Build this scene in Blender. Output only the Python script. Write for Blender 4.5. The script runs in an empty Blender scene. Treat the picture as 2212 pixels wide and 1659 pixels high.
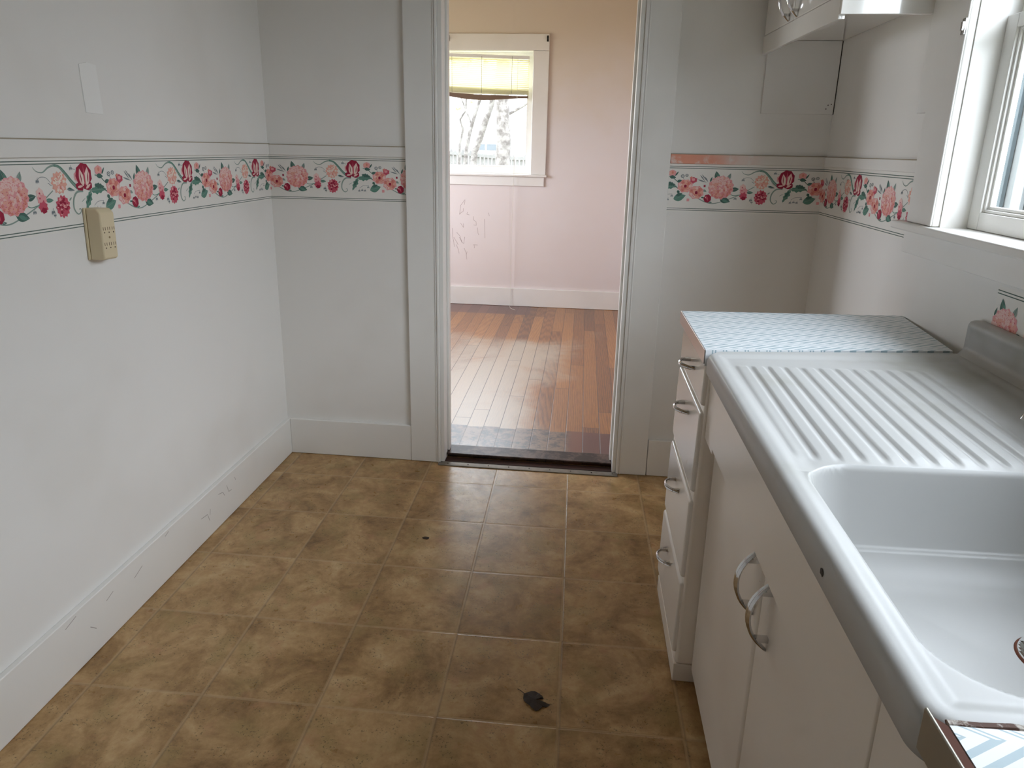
import bpy, bmesh, math, random
from mathutils import Vector, Matrix
SC = bpy.context.scene
COL = SC.collection
R = random.Random(7)

# ------------------------------------------------------------------ camera
YAW, PITCH, ROLL, FPX, CAMZ = .0999, -.2725, .0204, 1472.09, 1.35
cy, sy, cp, sp = math.cos(YAW), math.sin(YAW), math.cos(PITCH), math.sin(PITCH)
fw = Vector((-sy*cp, cy*cp, sp)); r0 = Vector((cy, sy, 0)); u0 = r0.cross(fw)
rt = r0*math.cos(ROLL) + u0*math.sin(ROLL); up = u0*math.cos(ROLL) - r0*math.sin(ROLL)
cd = bpy.data.cameras.new('camera'); cam = bpy.data.objects.new('camera', cd); COL.objects.link(cam)
M = Matrix((rt, up, -fw)).transposed().to_4x4(); M.translation = (0, 0, CAMZ)
cam.matrix_world = M
cd.sensor_width = 36; cd.lens = FPX/2212*36; cd.shift_y = -97/2212; cd.clip_start = .02
SC.camera = cam

# ------------------------------------------------------------------ world, light, exposure
SKY = 5.0
w = bpy.data.worlds.new('overcast_sky'); SC.world = w; w.use_nodes = True
bg = w.node_tree.nodes['Background']; bg.inputs[0].default_value = (.905, .955, 1.05, 1); bg.inputs[1].default_value = SKY
vs = SC.view_settings
vs.view_transform = 'Standard'; vs.look = 'None'; vs.gamma = 1; vs.use_curve_mapping = False; vs.exposure = 1.75
SC.cycles.use_denoising = True
SC.cycles.max_bounces = 14; SC.cycles.diffuse_bounces = 9; SC.cycles.glossy_bounces = 5
SC.cycles.transmission_bounces = 8; SC.cycles.transparent_max_bounces = 16
SC.cycles.sample_clamp_indirect = 12
SC.cycles.caustics_reflective = False; SC.cycles.caustics_refractive = False

def portal(name, loc, rot, sx, sz):
    l = bpy.data.lights.new(name, 'AREA'); l.shape = 'RECTANGLE'; l.size = sx; l.size_y = sz
    l.cycles.is_portal = True
    o = bpy.data.objects.new(name, l); COL.objects.link(o); o.location = loc; o.rotation_euler = rot
    return o

# room numbers (metres)
L, B, W = -1.284, 2.745, .892
FRONT = -1.5                       # wall behind the camera
FAR = 5.825; FL, FR = -2.6, .892    # the room beyond
CEIL = 2.58; FCEIL = 2.58
BT = .115                          # thickness of the wall between the rooms
DL, DR, DH = -.575, .185, 2.06     # doorway
WY0, WY1, WZ0, WZ1 = .30, 1.83, 1.18, 2.14   # kitchen window opening
FWX0, FWX1, FWZ0, FWZ1 = -1.36, -.457, 1.144, 2.102  # far window opening

portal('daylight_portal', (W+.114, (WY0+WY1)/2, (WZ0+WZ1)/2), (0, math.pi/2, 0), WZ1-WZ0, WY1-WY0)
portal('daylight_portal', ((FWX0+FWX1)/2, FAR+.12, (FWZ0+FWZ1)/2), (-math.pi/2, 0, 0), FWX1-FWX0, FWZ1-FWZ0)

# ------------------------------------------------------------------ material helpers
class N:
    """small node-graph helper"""
    def __init__(s, name):
        s.m = bpy.data.materials.new(name); s.m.use_nodes = True
        s.t = s.m.node_tree; s.b = s.t.nodes['Principled BSDF']
        s.b.inputs['Specular IOR Level'].default_value = .35
        s.co = s.t.nodes.new('ShaderNodeTexCoord')
    def new(s, typ, **kw):
        n = s.t.nodes.new(typ)
        for k, v in kw.items(): setattr(n, k, v)
        return n
    def link(s, a, b): s.t.links.new(a, b)
    def put(s, sock, v):
        if isinstance(v, (int, float)): sock.default_value = v
        elif isinstance(v, tuple): sock.default_value = v if len(v) == 4 or len(v) == 3 and sock.type == 'VECTOR' else (*v, 1)
        else: s.link(v, sock)
    def math(s, op, a, b=0., c=None, clamp=False):
        n = s.new('ShaderNodeMath', operation=op); n.use_clamp = clamp
        s.put(n.inputs[0], a); s.put(n.inputs[1], b)
        if c is not None: s.put(n.inputs[2], c)
        return n.outputs[0]
    def xyz(s):
        n = s.new('ShaderNodeSeparateXYZ'); s.link(s.co.outputs['Object'], n.inputs[0]); return n.outputs
    def comb(s, x, y, z=0.):
        n = s.new('ShaderNodeCombineXYZ'); s.put(n.inputs[0], x); s.put(n.inputs[1], y); s.put(n.inputs[2], z); return n.outputs[0]
    def noise(s, scale, detail=4., rough=.55, vec=None, dist=0.):
        n = s.new('ShaderNodeTexNoise'); n.inputs['Scale'].default_value = scale
        n.inputs['Detail'].default_value = detail; n.inputs['Roughness'].default_value = rough
        n.inputs['Distortion'].default_value = dist
        s.link(vec if vec is not None else s.co.outputs['Object'], n.inputs['Vector']); return n.outputs['Fac']
    def white(s, vec):
        n = s.new('ShaderNodeTexWhiteNoise', noise_dimensions='3D'); s.link(vec, n.inputs['Vector']); return n.outputs['Value']
    def ramp(s, f, stops, interp='LINEAR'):
        n = s.new('ShaderNodeValToRGB'); n.color_ramp.interpolation = interp
        e = n.color_ramp.elements
        while len(e) < len(stops): e.new(.5)
        for i, (p, c) in enumerate(stops):
            e[i].position = p; e[i].color = (*c, 1) if len(c) == 3 else c
        s.link(f, n.inputs[0]); return n.outputs[0]
    def step(s, f, lo, hi):
        n = s.new('ShaderNodeMapRange'); n.interpolation_type = 'SMOOTHSTEP'
        s.put(n.inputs['Value'], f); s.put(n.inputs['From Min'], lo); s.put(n.inputs['From Max'], hi); return n.outputs['Result']
    def mix(s, f, a, b, mode='MIX'):
        n = s.new('ShaderNodeMix', data_type='RGBA', blend_type=mode)
        s.put(n.inputs[0], f); s.put(n.inputs[6], a); s.put(n.inputs[7], b); return n.outputs[2]
    def color(s, c): s.put(s.b.inputs['Base Color'], c)
    def rough(s, v): s.put(s.b.inputs['Roughness'], v)
    def bump(s, h, strength=.3, dist=.002):
        n = s.new('ShaderNodeBump'); n.inputs['Strength'].default_value = strength; n.inputs['Distance'].default_value = dist
        s.link(h, n.inputs['Height']); s.link(n.outputs[0], s.b.inputs['Normal'])

def plain(name, c, rough=.5, metal=0., spec=.35, coat=0.):
    n = N(name); n.color(c); n.rough(rough); n.b.inputs['Metallic'].default_value = metal
    n.b.inputs['Specular IOR Level'].default_value = spec
    n.b.inputs['Coat Weight'].default_value = coat
    return n.m

def paint(name, c, dirt=(.55, .5, .42), rough=.5, amt=.25, spec=.3, speck=True, bstr=.12):
    """aged paint: faint large mottling, tiny dark specks, roller texture"""
    n = N(name)
    big = n.noise(1.7, 3, .6); fine = n.noise(260, 2, .5)
    col = n.mix(n.math('MULTIPLY', n.step(big, .45, .8), amt), c, dirt)
    if speck:
        v = n.new('ShaderNodeTexVoronoi'); v.inputs['Scale'].default_value = 7.5; v.inputs['Randomness'].default_value = 1
        n.link(n.co.outputs['Object'], v.inputs['Vector'])
        m = n.math('MULTIPLY', n.math('LESS_THAN', v.outputs['Distance'], .022), n.math('GREATER_THAN', n.white(v.outputs['Position']), .72))
        col = n.mix(n.math('MULTIPLY', m, .6), col, (.16, .12, .08))
    n.color(col); n.rough(rough); n.b.inputs['Specular IOR Level'].default_value = spec
    n.bump(n.math('ADD', n.math('MULTIPLY', fine, .35), n.noise(14, 3, .5)), bstr, .0015)
    return n.m

MAT = {}
MAT['wall'] = paint('wall_paint', (.79, .775, .745), rough=.75, spec=.15)
MAT['trim'] = paint('trim_gloss_paint', (.80, .79, .76), rough=.32, spec=.45, bstr=.05)
MAT['ceiling'] = paint('ceiling_paint', (.54, .45, .32), rough=.8)
MAT['cabinet'] = paint('cabinet_enamel_paint', (.83, .78, .715), dirt=(.6, .5, .42), rough=.28, spec=.5, amt=.35, bstr=.03)
MAT['gloss'] = plain('glossy_white_enamel', (.80, .78, .74), .09, spec=1., coat=.5)
MAT['drawer'] = paint('drawer_enamel_paint', (.78, .75, .71), rough=.2, spec=.5, amt=.1, bstr=.02)
MAT['chrome'] = plain('chrome', (.62, .62, .62), .12, 1.)
MAT['alu'] = plain('aluminium_edging', (.60, .55, .53), .3, 1.)
MAT['black'] = plain('black_iron', (.012, .011, .01), .5)
MAT['gap'] = plain('dark_gap_brown', (.05, .04, .03), .8)
MAT['rust'] = plain('old_caulk_stain', (.10, .035, .02), .8)
MAT['outlet'] = plain('ivory_plastic', (.68, .58, .38), .35, spec=.5)
MAT['ledge_shade'] = plain('ledge_shade_brown', (.36, .31, .23), .8)
MAT['slot'] = plain('dark_slot', (.10, .07, .04), .6)
MAT['screw'] = plain('brass_screw', (.35, .27, .16), .35, 1.)
MAT['blind'] = None

def mat_enamel():
    n = N('porcelain_enamel')
    st = n.step(n.noise(3.2, 4, .6), .52, .75)
    y = n.xyz()
    # yellowish water stain on the basin floor; enamel also greyer towards the bottom
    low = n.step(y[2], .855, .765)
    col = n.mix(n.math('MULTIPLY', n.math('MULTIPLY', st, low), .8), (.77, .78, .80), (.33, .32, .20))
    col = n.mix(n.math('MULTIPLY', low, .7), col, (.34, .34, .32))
    v = n.new('ShaderNodeTexVoronoi'); v.inputs['Scale'].default_value = 11
    n.link(n.co.outputs['Object'], v.inputs['Vector'])
    m = n.math('MULTIPLY', n.math('LESS_THAN', v.outputs['Distance'], .02), n.math('GREATER_THAN', n.white(v.outputs['Position']), .8))
    col = n.mix(m, col, (.12, .10, .08))
    n.color(col); n.rough(n.math('ADD', n.math('MULTIPLY', low, .3), .09)); n.b.inputs['Specular IOR Level'].default_value = .45
    return n.m
MAT['enamel'] = mat_enamel()

# vinyl floor printed with 12 inch stone tiles
def mat_tile():
    n = N('vinyl_stone_tile'); x, y, z = n.xyz()
    T = .0119; s = .3010
    # grid runs slightly off the walls
    xx = n.math('ADD', n.math('MULTIPLY', n.math('SUBTRACT', y, 2.16), T), n.math('ADD', x, .9167))
    yy = n.math('SUBTRACT', n.math('SUBTRACT', y, 2.2487), n.math('MULTIPLY', x, T))
    u = n.math('DIVIDE', xx, s); v = n.math('DIVIDE', yy, s)
    fu, fv = n.math('FRACT', n.math('ADD', u, 50.)), n.math('FRACT', n.math('ADD', v, 50.))
    du = n.math('SUBTRACT', .5, n.math('ABSOLUTE', n.math('SUBTRACT', fu, .5)))
    dv = n.math('SUBTRACT', .5, n.math('ABSOLUTE', n.math('SUBTRACT', fv, .5)))
    d = n.math('MINIMUM', du, dv)
    wob = n.math('MULTIPLY', n.math('SUBTRACT', n.noise(60, 2), .5), .012)
    groove = n.step(n.math('ADD', d, wob), .008, .020)      # 0 in the joint, 1 on the tile
    cell = n.comb(n.math('FLOOR', n.math('ADD', u, 50.)), n.math('FLOOR', n.math('ADD', v, 50.)))
    rnd = n.white(cell)
    off = n.new('ShaderNodeVectorMath', operation='MULTIPLY_ADD')
    n.link(cell, off.inputs[0]); off.inputs[1].default_value = (3.7, 5.3, 0); n.link(n.co.outputs['Object'], off.inputs[2])
    vec = off.outputs[0]
    big = n.noise(6, 6, .65, vec, .6); med = n.noise(34, 5, .7, vec)
    f = n.math('ADD', n.math('MULTIPLY', big, .72), n.math('MULTIPLY', med, .28))
    f = n.math('ADD', f, n.math('MULTIPLY', n.math('SUBTRACT', rnd, .5), .06))
    col = n.ramp(f, [(.33, (.18, .098, .034)), (.45, (.34, .20, .082)), (.55, (.47, .30, .138)), (.68, (.59, .42, .225))])
    oliv = n.step(n.noise(9, 3, .5, vec), .5, .68)
    col = n.mix(n.math('MULTIPLY', oliv, .4), col, (.32, .235, .09))
    red = n.step(n.noise(13, 4, .6, vec), .56, .7)
    col = n.mix(n.math('MULTIPLY', red, .35), col, (.46, .235, .125))
    pit = n.math('MULTIPLY', n.step(n.noise(150, 3, .65, vec), .57, .64), n.step(n.noise(18, 2, .5, vec), .48, .6))
    col = n.mix(n.math('MULTIPLY', pit, .75), col, (.09, .06, .02))
    col = n.mix(n.math('MULTIPLY', n.math('SUBTRACT', 1., groove), .45), col, (.47, .33, .185))
    # the grime line on one side of every joint
    side = n.math('MULTIPLY', n.step(fu, .030, .012), n.step(fu, .002, .012))
    col = n.mix(n.math('MULTIPLY', side, .35), col, (.10, .06, .03))
    n.color(col)
    n.rough(n.math('ADD', n.math('MULTIPLY', n.noise(25, 3, .6), .22), .2)); n.b.inputs['Specular IOR Level'].default_value = .38
    h = n.math('ADD', groove, n.math('MULTIPLY', n.noise(70, 4, .7, vec), .55))
    h = n.math('SUBTRACT', h, n.math('MULTIPLY', pit, .35))
    n.bump(h, .4, .0013)
    return n.m
MAT['tile'] = mat_tile()

def mat_wood():
    n = N('worn_pine_boards'); x, y, z = n.xyz()
    s = .0815
    u = n.math('DIVIDE', n.math('ADD', x, .037), s)
    fu = n.math('FRACT', n.math('ADD', u, 60.)); bid = n.math('FLOOR', n.math('ADD', u, 60.))
    # board end joints
    yo = n.math('ADD', n.math('DIVIDE', y, 1.9), n.math('MULTIPLY', n.white(n.comb(bid, 3.)), 7.))
    fy = n.math('FRACT', yo); eid = n.math('FLOOR', yo)
    seam = n.math('MINIMUM', n.step(n.math('SUBTRACT', .5, n.math('ABSOLUTE', n.math('SUBTRACT', fu, .5))), .006, .03),
                  n.step(n.math('SUBTRACT', .5, n.math('ABSOLUTE', n.math('SUBTRACT', fy, .5))), .0004, .0016))
    rnd = n.white(n.comb(bid, eid, 5.)); rnd2 = n.white(n.comb(bid, eid, 9.))
    gv = n.comb(n.math('ADD', n.math('MULTIPLY', x, 26.), n.math('MULTIPLY', rnd, 40.)), n.math('MULTIPLY', y, 1.6))
    wave = n.new('ShaderNodeTexWave', wave_type='RINGS', rings_direction='Z'); wave.inputs['Scale'].default_value = 1.1
    wave.inputs['Distortion'].default_value = 7; wave.inputs['Detail'].default_value = 2; wave.inputs['Detail Scale'].default_value = 1.3
    n.link(gv, wave.inputs['Vector'])
    fine = n.noise(3.4, 5, .7, n.comb(n.math('MULTIPLY', x, 90.), n.math('MULTIPLY', y, 3.)))
    g = n.math('ADD', n.math('MULTIPLY', wave.outputs['Fac'], .16), n.math('MULTIPLY', fine, .84))
    g = n.math('ADD', g, n.math('MULTIPLY', n.math('SUBTRACT', rnd2, .5), .3))
    col = n.ramp(g, [(.25, (.085, .028, .007)), (.5, (.26, .098, .021)), (.75, (.40, .18, .046))])
    # pale path from the doorway: some wear, mostly window glare put into the colour
    wear_glare_n = n.noise(1.6, 5, .62, dist=.5)
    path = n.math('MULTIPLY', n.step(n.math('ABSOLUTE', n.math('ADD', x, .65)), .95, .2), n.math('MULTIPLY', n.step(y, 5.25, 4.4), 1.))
    wear = n.math('MULTIPLY', n.step(n.math('ADD', n.math('MULTIPLY', path, .42), wear_glare_n), .62, .95), .8)
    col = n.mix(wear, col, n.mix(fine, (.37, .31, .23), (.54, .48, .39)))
    # dark scuffed boards by the door and a patched strip by the far wall
    dk = n.step(n.math('ADD', y, n.math('MULTIPLY', n.white(n.comb(bid, 1.)), .03)), 3.125, 3.12)
    leftside = n.step(x, .0, -.05)
    scuff = n.step(n.math('ADD', n.noise(22, 6, .75), n.math('MULTIPLY', rnd, .08)), .42, .66)
    dcol = n.mix(scuff, (.035, .030, .034), (.20, .13, .085))
    dcol2 = n.mix(rnd, (.075, .018, .014), (.19, .06, .025))
    col = n.mix(dk, col, n.mix(leftside, dcol2, dcol))
    patch = n.math('MULTIPLY', n.math('GREATER_THAN', y, 5.50), n.math('LESS_THAN', x, -.415))
    col = n.mix(patch, col, n.mix(rnd, (.10, .035, .025), (.17, .065, .045)))
    col = n.mix(n.math('SUBTRACT', 1., seam), col, (.03, .012, .008))
    n.color(col)
    n.rough(n.math('ADD', n.math('MULTIPLY', fine, .2), n.math('ADD', n.math('MULTIPLY', wear, .10), .26)))
    n.b.inputs['Specular IOR Level'].default_value = .7; n.b.inputs['Coat Weight'].default_value = .5; n.b.inputs['Coat Roughness'].default_value = .32
    n.bump(n.math('ADD', seam, n.math('MULTIPLY', g, .2)), .35, .0015)
    return n.m
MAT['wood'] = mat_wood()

def mat_chevron():
    n = N('chevron_laminate'); x, y, z = n.xyz()
    P, A, S = .058, .052, .029
    ph = n.math('FRACT', n.math('ADD', n.math('DIVIDE', y, P), 40.))
    tri = n.math('ABSOLUTE', n.math('SUBTRACT', n.math('MULTIPLY', ph, 2.), 1.))
    t = n.math('FRACT', n.math('ADD', n.math('DIVIDE', n.math('SUBTRACT', x, n.math('MULTIPLY', tri, A)), S), 40.))
    flank = n.math('GREATER_THAN', ph, .5)
    wide = n.math('MULTIPLY', n.math('LESS_THAN', t, .42), flank)
    thin = n.math('MULTIPLY', n.math('ADD', n.math('MULTIPLY', n.math('GREATER_THAN', t, .02), n.math('LESS_THAN', t, .14)),
                  n.math('MULTIPLY', n.math('GREATER_THAN', t, .29), n.math('LESS_THAN', t, .41))), n.math('SUBTRACT', 1., flank))
    m = n.math('MAXIMUM', wide, thin)
    col = n.mix(m, (.76, .79, .81), (.34, .45, .50))
    n.color(col); n.rough(.3)
    return n.m
MAT['chevron'] = mat_chevron()

def mat_farwall():
    n = N('pink_wall_paint')
    big = n.noise(1.1, 4, .6); x, y, z = n.xyz()
    col = n.mix(n.step(big, .4, .7), (.74, .69, .685), (.73, .665, .645))
    # tan tint growing towards the top of the wall
    st = n.math('MULTIPLY', n.step(n.math('ADD', z, n.math('MULTIPLY', n.noise(2.2, 4, .6), .9)), 1.9, 2.6), .7)
    col = n.mix(st, col, (.69, .60, .48))
    n.color(col); n.rough(.45)
    # plaster cracks that telegraph through
    cr = n.math('ABSOLUTE', n.math('SUBTRACT', n.math('ADD', x, n.math('MULTIPLY', n.noise(1.5, 3), .03)), -.588))
    n.bump(n.math('ADD', n.math('MULTIPLY', n.step(cr, .0, .03), .8), n.math('MULTIPLY', n.noise(5, 4), 1.)), .35, .004)
    return n.m
MAT['farwall'] = mat_farwall()

def mat_glass():
    m = bpy.data.materials.new('window_glass'); m.use_nodes = True; t = m.node_tree; t.nodes.clear()
    o = t.nodes.new('ShaderNodeOutputMaterial'); mx = t.nodes.new('ShaderNodeMixShader'); tr = t.nodes.new('ShaderNodeBsdfTransparent')
    gl = t.nodes.new('ShaderNodeBsdfGlossy'); gl.inputs['Roughness'].default_value = .03
    lw = t.nodes.new('ShaderNodeLayerWeight'); lw.inputs[0].default_value = .5
    pw = t.nodes.new('ShaderNodeMath'); pw.operation = 'POWER'; pw.inputs[1].default_value = 4.
    fr = t.nodes.new('ShaderNodeMath'); fr.operation = 'MULTIPLY_ADD'; fr.inputs[1].default_value = .6; fr.inputs[2].default_value = .04
    t.links.new(lw.outputs['Facing'], pw.inputs[0]); t.links.new(pw.outputs[0], fr.inputs[0])
    tr.inputs[0].default_value = (.95, .97, .97, 1)
    t.links.new(fr.outputs[0], mx.inputs[0]); t.links.new(tr.outputs[0], mx.inputs[1]); t.links.new(gl.outputs[0], mx.inputs[2])
    t.links.new(mx.outputs[0], o.inputs[0]); return m
MAT['glass'] = mat_glass()

def mat_blind():
    n = N('yellowed_vinyl_slat'); n.color((.88, .86, .74)); n.rough(.4)
    t = n.t; tl = t.nodes.new('ShaderNodeBsdfTranslucent'); tl.inputs[0].default_value = (.93, .90, .72, 1)
    mx = t.nodes.new('ShaderNodeMixShader'); mx.inputs[0].default_value = .6
    out = [k for k in t.nodes if k.type == 'OUTPUT_MATERIAL'][0]
    t.links.new(n.b.outputs[0], mx.inputs[1]); t.links.new(tl.outputs[0], mx.inputs[2]); t.links.new(mx.outputs[0], out.inputs[0])
    return n.m
MAT['blind'] = mat_blind()

# ------------------------------------------------------------------ mesh helpers
def box(bm, x0, x1, y0, y1, z0, z1, mi=0, rot=None, piv=None):
    vs_ = [bm.verts.new((x, y, z)) for x in (x0, x1) for y in (y0, y1) for z in (z0, z1)]
    q = [(0, 1, 3, 2), (4, 6, 7, 5), (0, 4, 5, 1), (2, 3, 7, 6), (0, 2, 6, 4), (1, 5, 7, 3)]
    fs = []
    for a in q:
        f = bm.faces.new([vs_[i] for i in a]); f.material_index = mi; fs.append(f)
    if rot is not None: bmesh.ops.rotate(bm, verts=vs_, cent=piv or (0, 0, 0), matrix=rot)
    return vs_, fs

def prism(bm, pts, a0, a1, axis='z', mi=0):
    """extrude a 2D outline between a0 and a1 along an axis; pts in the other two axes"""
    def P(p, a): return {'z': (p[0], p[1], a), 'y': (p[0], a, p[1]), 'x': (a, p[0], p[1])}[axis]
    lo = [bm.verts.new(P(p, a0)) for p in pts]; hi = [bm.verts.new(P(p, a1)) for p in pts]
    n = len(pts); fs = [bm.faces.new(lo[::-1]), bm.faces.new(hi)]
    for i in range(n): fs.append(bm.faces.new((lo[i], lo[(i+1) % n], hi[(i+1) % n], hi[i])))
    for f in fs: f.material_index = mi
    return lo+hi

def obj(name, bm, mats, parent=None, bevel=0, seg=2, smooth=False, kind=None, **props):
    bmesh.ops.recalc_face_normals(bm, faces=bm.faces)
    if bevel:
        es = [e for e in bm.edges if len(e.link_faces) == 2 and e.calc_face_angle(0) > .6]
        bmesh.ops.bevel(bm, geom=es, offset=bevel, segments=seg, profile=.5, affect='EDGES', clamp_overlap=True)
    me = bpy.data.meshes.new(name); bm.to_mesh(me); bm.free()
    for m in (mats if isinstance(mats, (list, tuple)) else [mats]): me.materials.append(m)
    if smooth or bevel:
        for p in me.polygons: p.use_smooth = True
        if not smooth or smooth == 'auto':
            me.set_sharp_from_angle(angle=math.radians(50))
    o = bpy.data.objects.new(name, me); COL.objects.link(o)
    if bevel:
        wn_ = o.modifiers.new('weighted_normal', 'WEIGHTED_NORMAL'); wn_.keep_sharp = True; wn_.weight = 100
    if parent: o.parent = parent
    if kind: o['kind'] = kind
    for k, v in props.items(): o[k] = v
    return o

def tag(o, label, cat, group=None):
    o['label'] = label; o['category'] = cat
    if group: o['group'] = group
    return o

def empty(name, loc=(0, 0, 0)):
    o = bpy.data.objects.new(name, None); COL.objects.link(o); o.location = loc; o.empty_display_size = .05
    return o

def child(name, bm, mats, par, **k):
    """child mesh built in world coordinates under an empty placed at its own location"""
    bmesh.ops.translate(bm, verts=bm.verts, vec=-par.location)
    return obj(name, bm, mats, par, **k)

def sub(name, bm, mats, part, **k):
    """sub-part built in world coordinates; part sits at its parent's origin"""
    bmesh.ops.translate(bm, verts=bm.verts, vec=-part.parent.location if part.parent else Vector())
    return obj(name, bm, mats, part, **k)

NB = bmesh.new

# sweep a rectangular/elliptic section along points
def sweep(bm, pts, sec, upv=(0, 0, 1), mi=0, cap=True, scales=None):
    pts = [Vector(p) for p in pts]; rings = []
    for i, p in enumerate(pts):
        t = (pts[min(i+1, len(pts)-1)] - pts[max(i-1, 0)]).normalized()
        s = t.cross(Vector(upv)).normalized(); u = s.cross(t).normalized()
        k = scales[i] if scales else 1
        rings.append([bm.verts.new(p + s*a*k + u*b*k) for a, b in sec])
    n = len(sec)
    for i in range(len(rings)-1):
        for j in range(n):
            f = bm.faces.new((rings[i][j], rings[i][(j+1) % n], rings[i+1][(j+1) % n], rings[i+1][j])); f.material_index = mi
    if cap:
        bm.faces.new(rings[0][::-1]).material_index = mi; bm.faces.new(rings[-1]).material_index = mi

def circ(r, n=10, ry=None): return [(r*math.cos(2*math.pi*i/n), (ry or r)*math.sin(2*math.pi*i/n)) for i in range(n)]

# ------------------------------------------------------------------ the setting
bm = NB(); box(bm, L-.1, W+.1, FRONT-.1, 2.722, -.06, 0)
box(bm, L-.1, DL-.006, 2.722, B+.05, -.06, 0); box(bm, DR+.006, W+.1, 2.722, B+.05, -.06, 0); box(bm, DL-.006, DR+.006, 2.722, 2.80, -.06, -.002)
obj('floor', bm, MAT['tile'], kind='structure', label='tan and brown stone-print vinyl tile kitchen floor')
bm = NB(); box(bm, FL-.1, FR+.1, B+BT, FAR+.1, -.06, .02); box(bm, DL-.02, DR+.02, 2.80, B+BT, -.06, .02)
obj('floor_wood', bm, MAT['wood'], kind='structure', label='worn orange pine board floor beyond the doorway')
bm = NB(); box(bm, L-.1, W+.1, FRONT-.1, B, CEIL, CEIL+.08)
obj('ceiling', bm, MAT['ceiling'], kind='structure')
bm = NB(); box(bm, FL-.1, FR+.1, B+BT, FAR+.1, FCEIL, FCEIL+.08)
obj('ceiling_far_room', bm, MAT['ceiling'], kind='structure')
bm = NB(); box(bm, L-.1, L, FRONT, B, 0, CEIL)
obj('wall_left', bm, MAT['wall'], kind='structure')
bm = NB()
box(bm, FL, DL, B, B+BT, 0, CEIL, 0); box(bm, DR, FR, B, B+BT, 0, CEIL, 0); box(bm, DL, DR, B, B+BT, DH, CEIL, 0)
for f in bm.faces:
    if f.calc_center_median().y > B+BT-.001: f.material_index = 1
obj('wall_back', bm, [MAT['wall'], MAT['farwall']], kind='structure')
bm = NB()
box(bm, W, W+.112, FRONT, WY0, 0, CEIL); box(bm, W, W+.112, WY1, B, 0, CEIL)
box(bm, W, W+.112, WY0, WY1, 0, WZ0-.02); box(bm, W, W+.112, WY0, WY1, WZ1, CEIL)
obj('wall_right', bm, MAT['wall'], kind='structure')
bm = NB(); box(bm, L, W, FRONT-.1, FRONT, 0, CEIL)
obj('wall_front', bm, MAT['wall'], kind='structure')
bm = NB()
box(bm, FL, FWX0, FAR, FAR+.14, 0, FCEIL); box(bm, FWX1, FR, FAR, FAR+.14, 0, FCEIL)
box(bm, FWX0, FWX1, FAR, FAR+.14, 0, FWZ0-.02); box(bm, FWX0, FWX1, FAR, FAR+.14, FWZ1, FCEIL)
obj('wall_far', bm, MAT['farwall'], kind='structure')
# side walls of the far room; the left one has its own window
LWY0, LWY1, LWZ0, LWZ1 = 3.6, 5.1, .9, 2.1
bm = NB()
box(bm, FL-.1, FL, B+BT, LWY0, 0, FCEIL); box(bm, FL-.1, FL, LWY1, FAR, 0, FCEIL)
box(bm, FL-.1, FL, LWY0, LWY1, 0, LWZ0); box(bm, FL-.1, FL, LWY0, LWY1, LWZ1, FCEIL)
obj('wall_far_left', bm, MAT['farwall'], kind='structure')
portal('daylight_portal', (FL-.08, (LWY0+LWY1)/2, (LWZ0+LWZ1)/2), (0, -math.pi/2, 0), LWZ1-LWZ0, LWY1-LWY0)
bm = NB(); box(bm, FR, FR+.1, B+BT, FAR, 0, FCEIL)
obj('wall_far_right', bm, MAT['farwall'], kind='structure')

# baseboards
BH = .166; BTK = .018
def board(name, x0, x1, y0, y1, z0, z1, m='trim', bevel=.003, **k):
    bm = NB(); box(bm, x0, x1, y0, y1, z0, z1); o = obj(name, bm, MAT[m], bevel=bevel, kind='structure', **k)
    if name in ('trim_1', 'trim_2', 'trim_3', 'trim_4'):      # ledge's shadow line put in as a dark strip along the top edge
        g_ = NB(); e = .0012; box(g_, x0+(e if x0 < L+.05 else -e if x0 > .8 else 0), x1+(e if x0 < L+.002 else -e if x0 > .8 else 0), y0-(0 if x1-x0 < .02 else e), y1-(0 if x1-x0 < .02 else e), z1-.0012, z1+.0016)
        obj('ledge_shadow_line', g_, MAT['ledge_shade'], o)
    return o
board('baseboard_left', L+.0005, L+BTK, FRONT, B-.0005, .001, BH)
board('baseboard_back_left', L+BTK, DL-.137, B-BTK, B-.0005, .001, BH)
board('baseboard_back_right', DR+.135, W-.001, B-BTK, B-.0005, .001, BH)
board('baseboard_right', W-BTK, W-.0005, 1.96, B-BTK-.001, .001, BH)
board('baseboard_far', FL+.001, FR-.001, FAR-BTK, FAR-.0005, .021, .178)

# picture-rail board that the paper border hangs below (mostly painted over)
n = N('salmon_over_white_paint'); x, y, z = n.xyz()
f = n.math('MULTIPLY', n.step(n.math('ADD', x, n.math('MULTIPLY', n.noise(9, 3), .25)), .86, .5), n.math('GREATER_THAN', x, .30))
n.color(n.mix(n.math('MULTIPLY', f, n.step(n.noise(30, 4, .6), .2, .5)), (.72, .69, .64), (.72, .30, .20))); n.rough(.5)
MAT['rail'] = n.m
def rail(name, pts_fn, *a): pass
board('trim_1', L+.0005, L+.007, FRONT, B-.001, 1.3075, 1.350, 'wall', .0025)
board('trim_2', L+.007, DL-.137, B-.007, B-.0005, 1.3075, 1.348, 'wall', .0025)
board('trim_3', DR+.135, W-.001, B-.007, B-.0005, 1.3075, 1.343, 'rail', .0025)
board('trim_4', W-.007, W-.0005, 1.983, B-.008, 1.3075, 1.342, 'wall', .0025)

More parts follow.
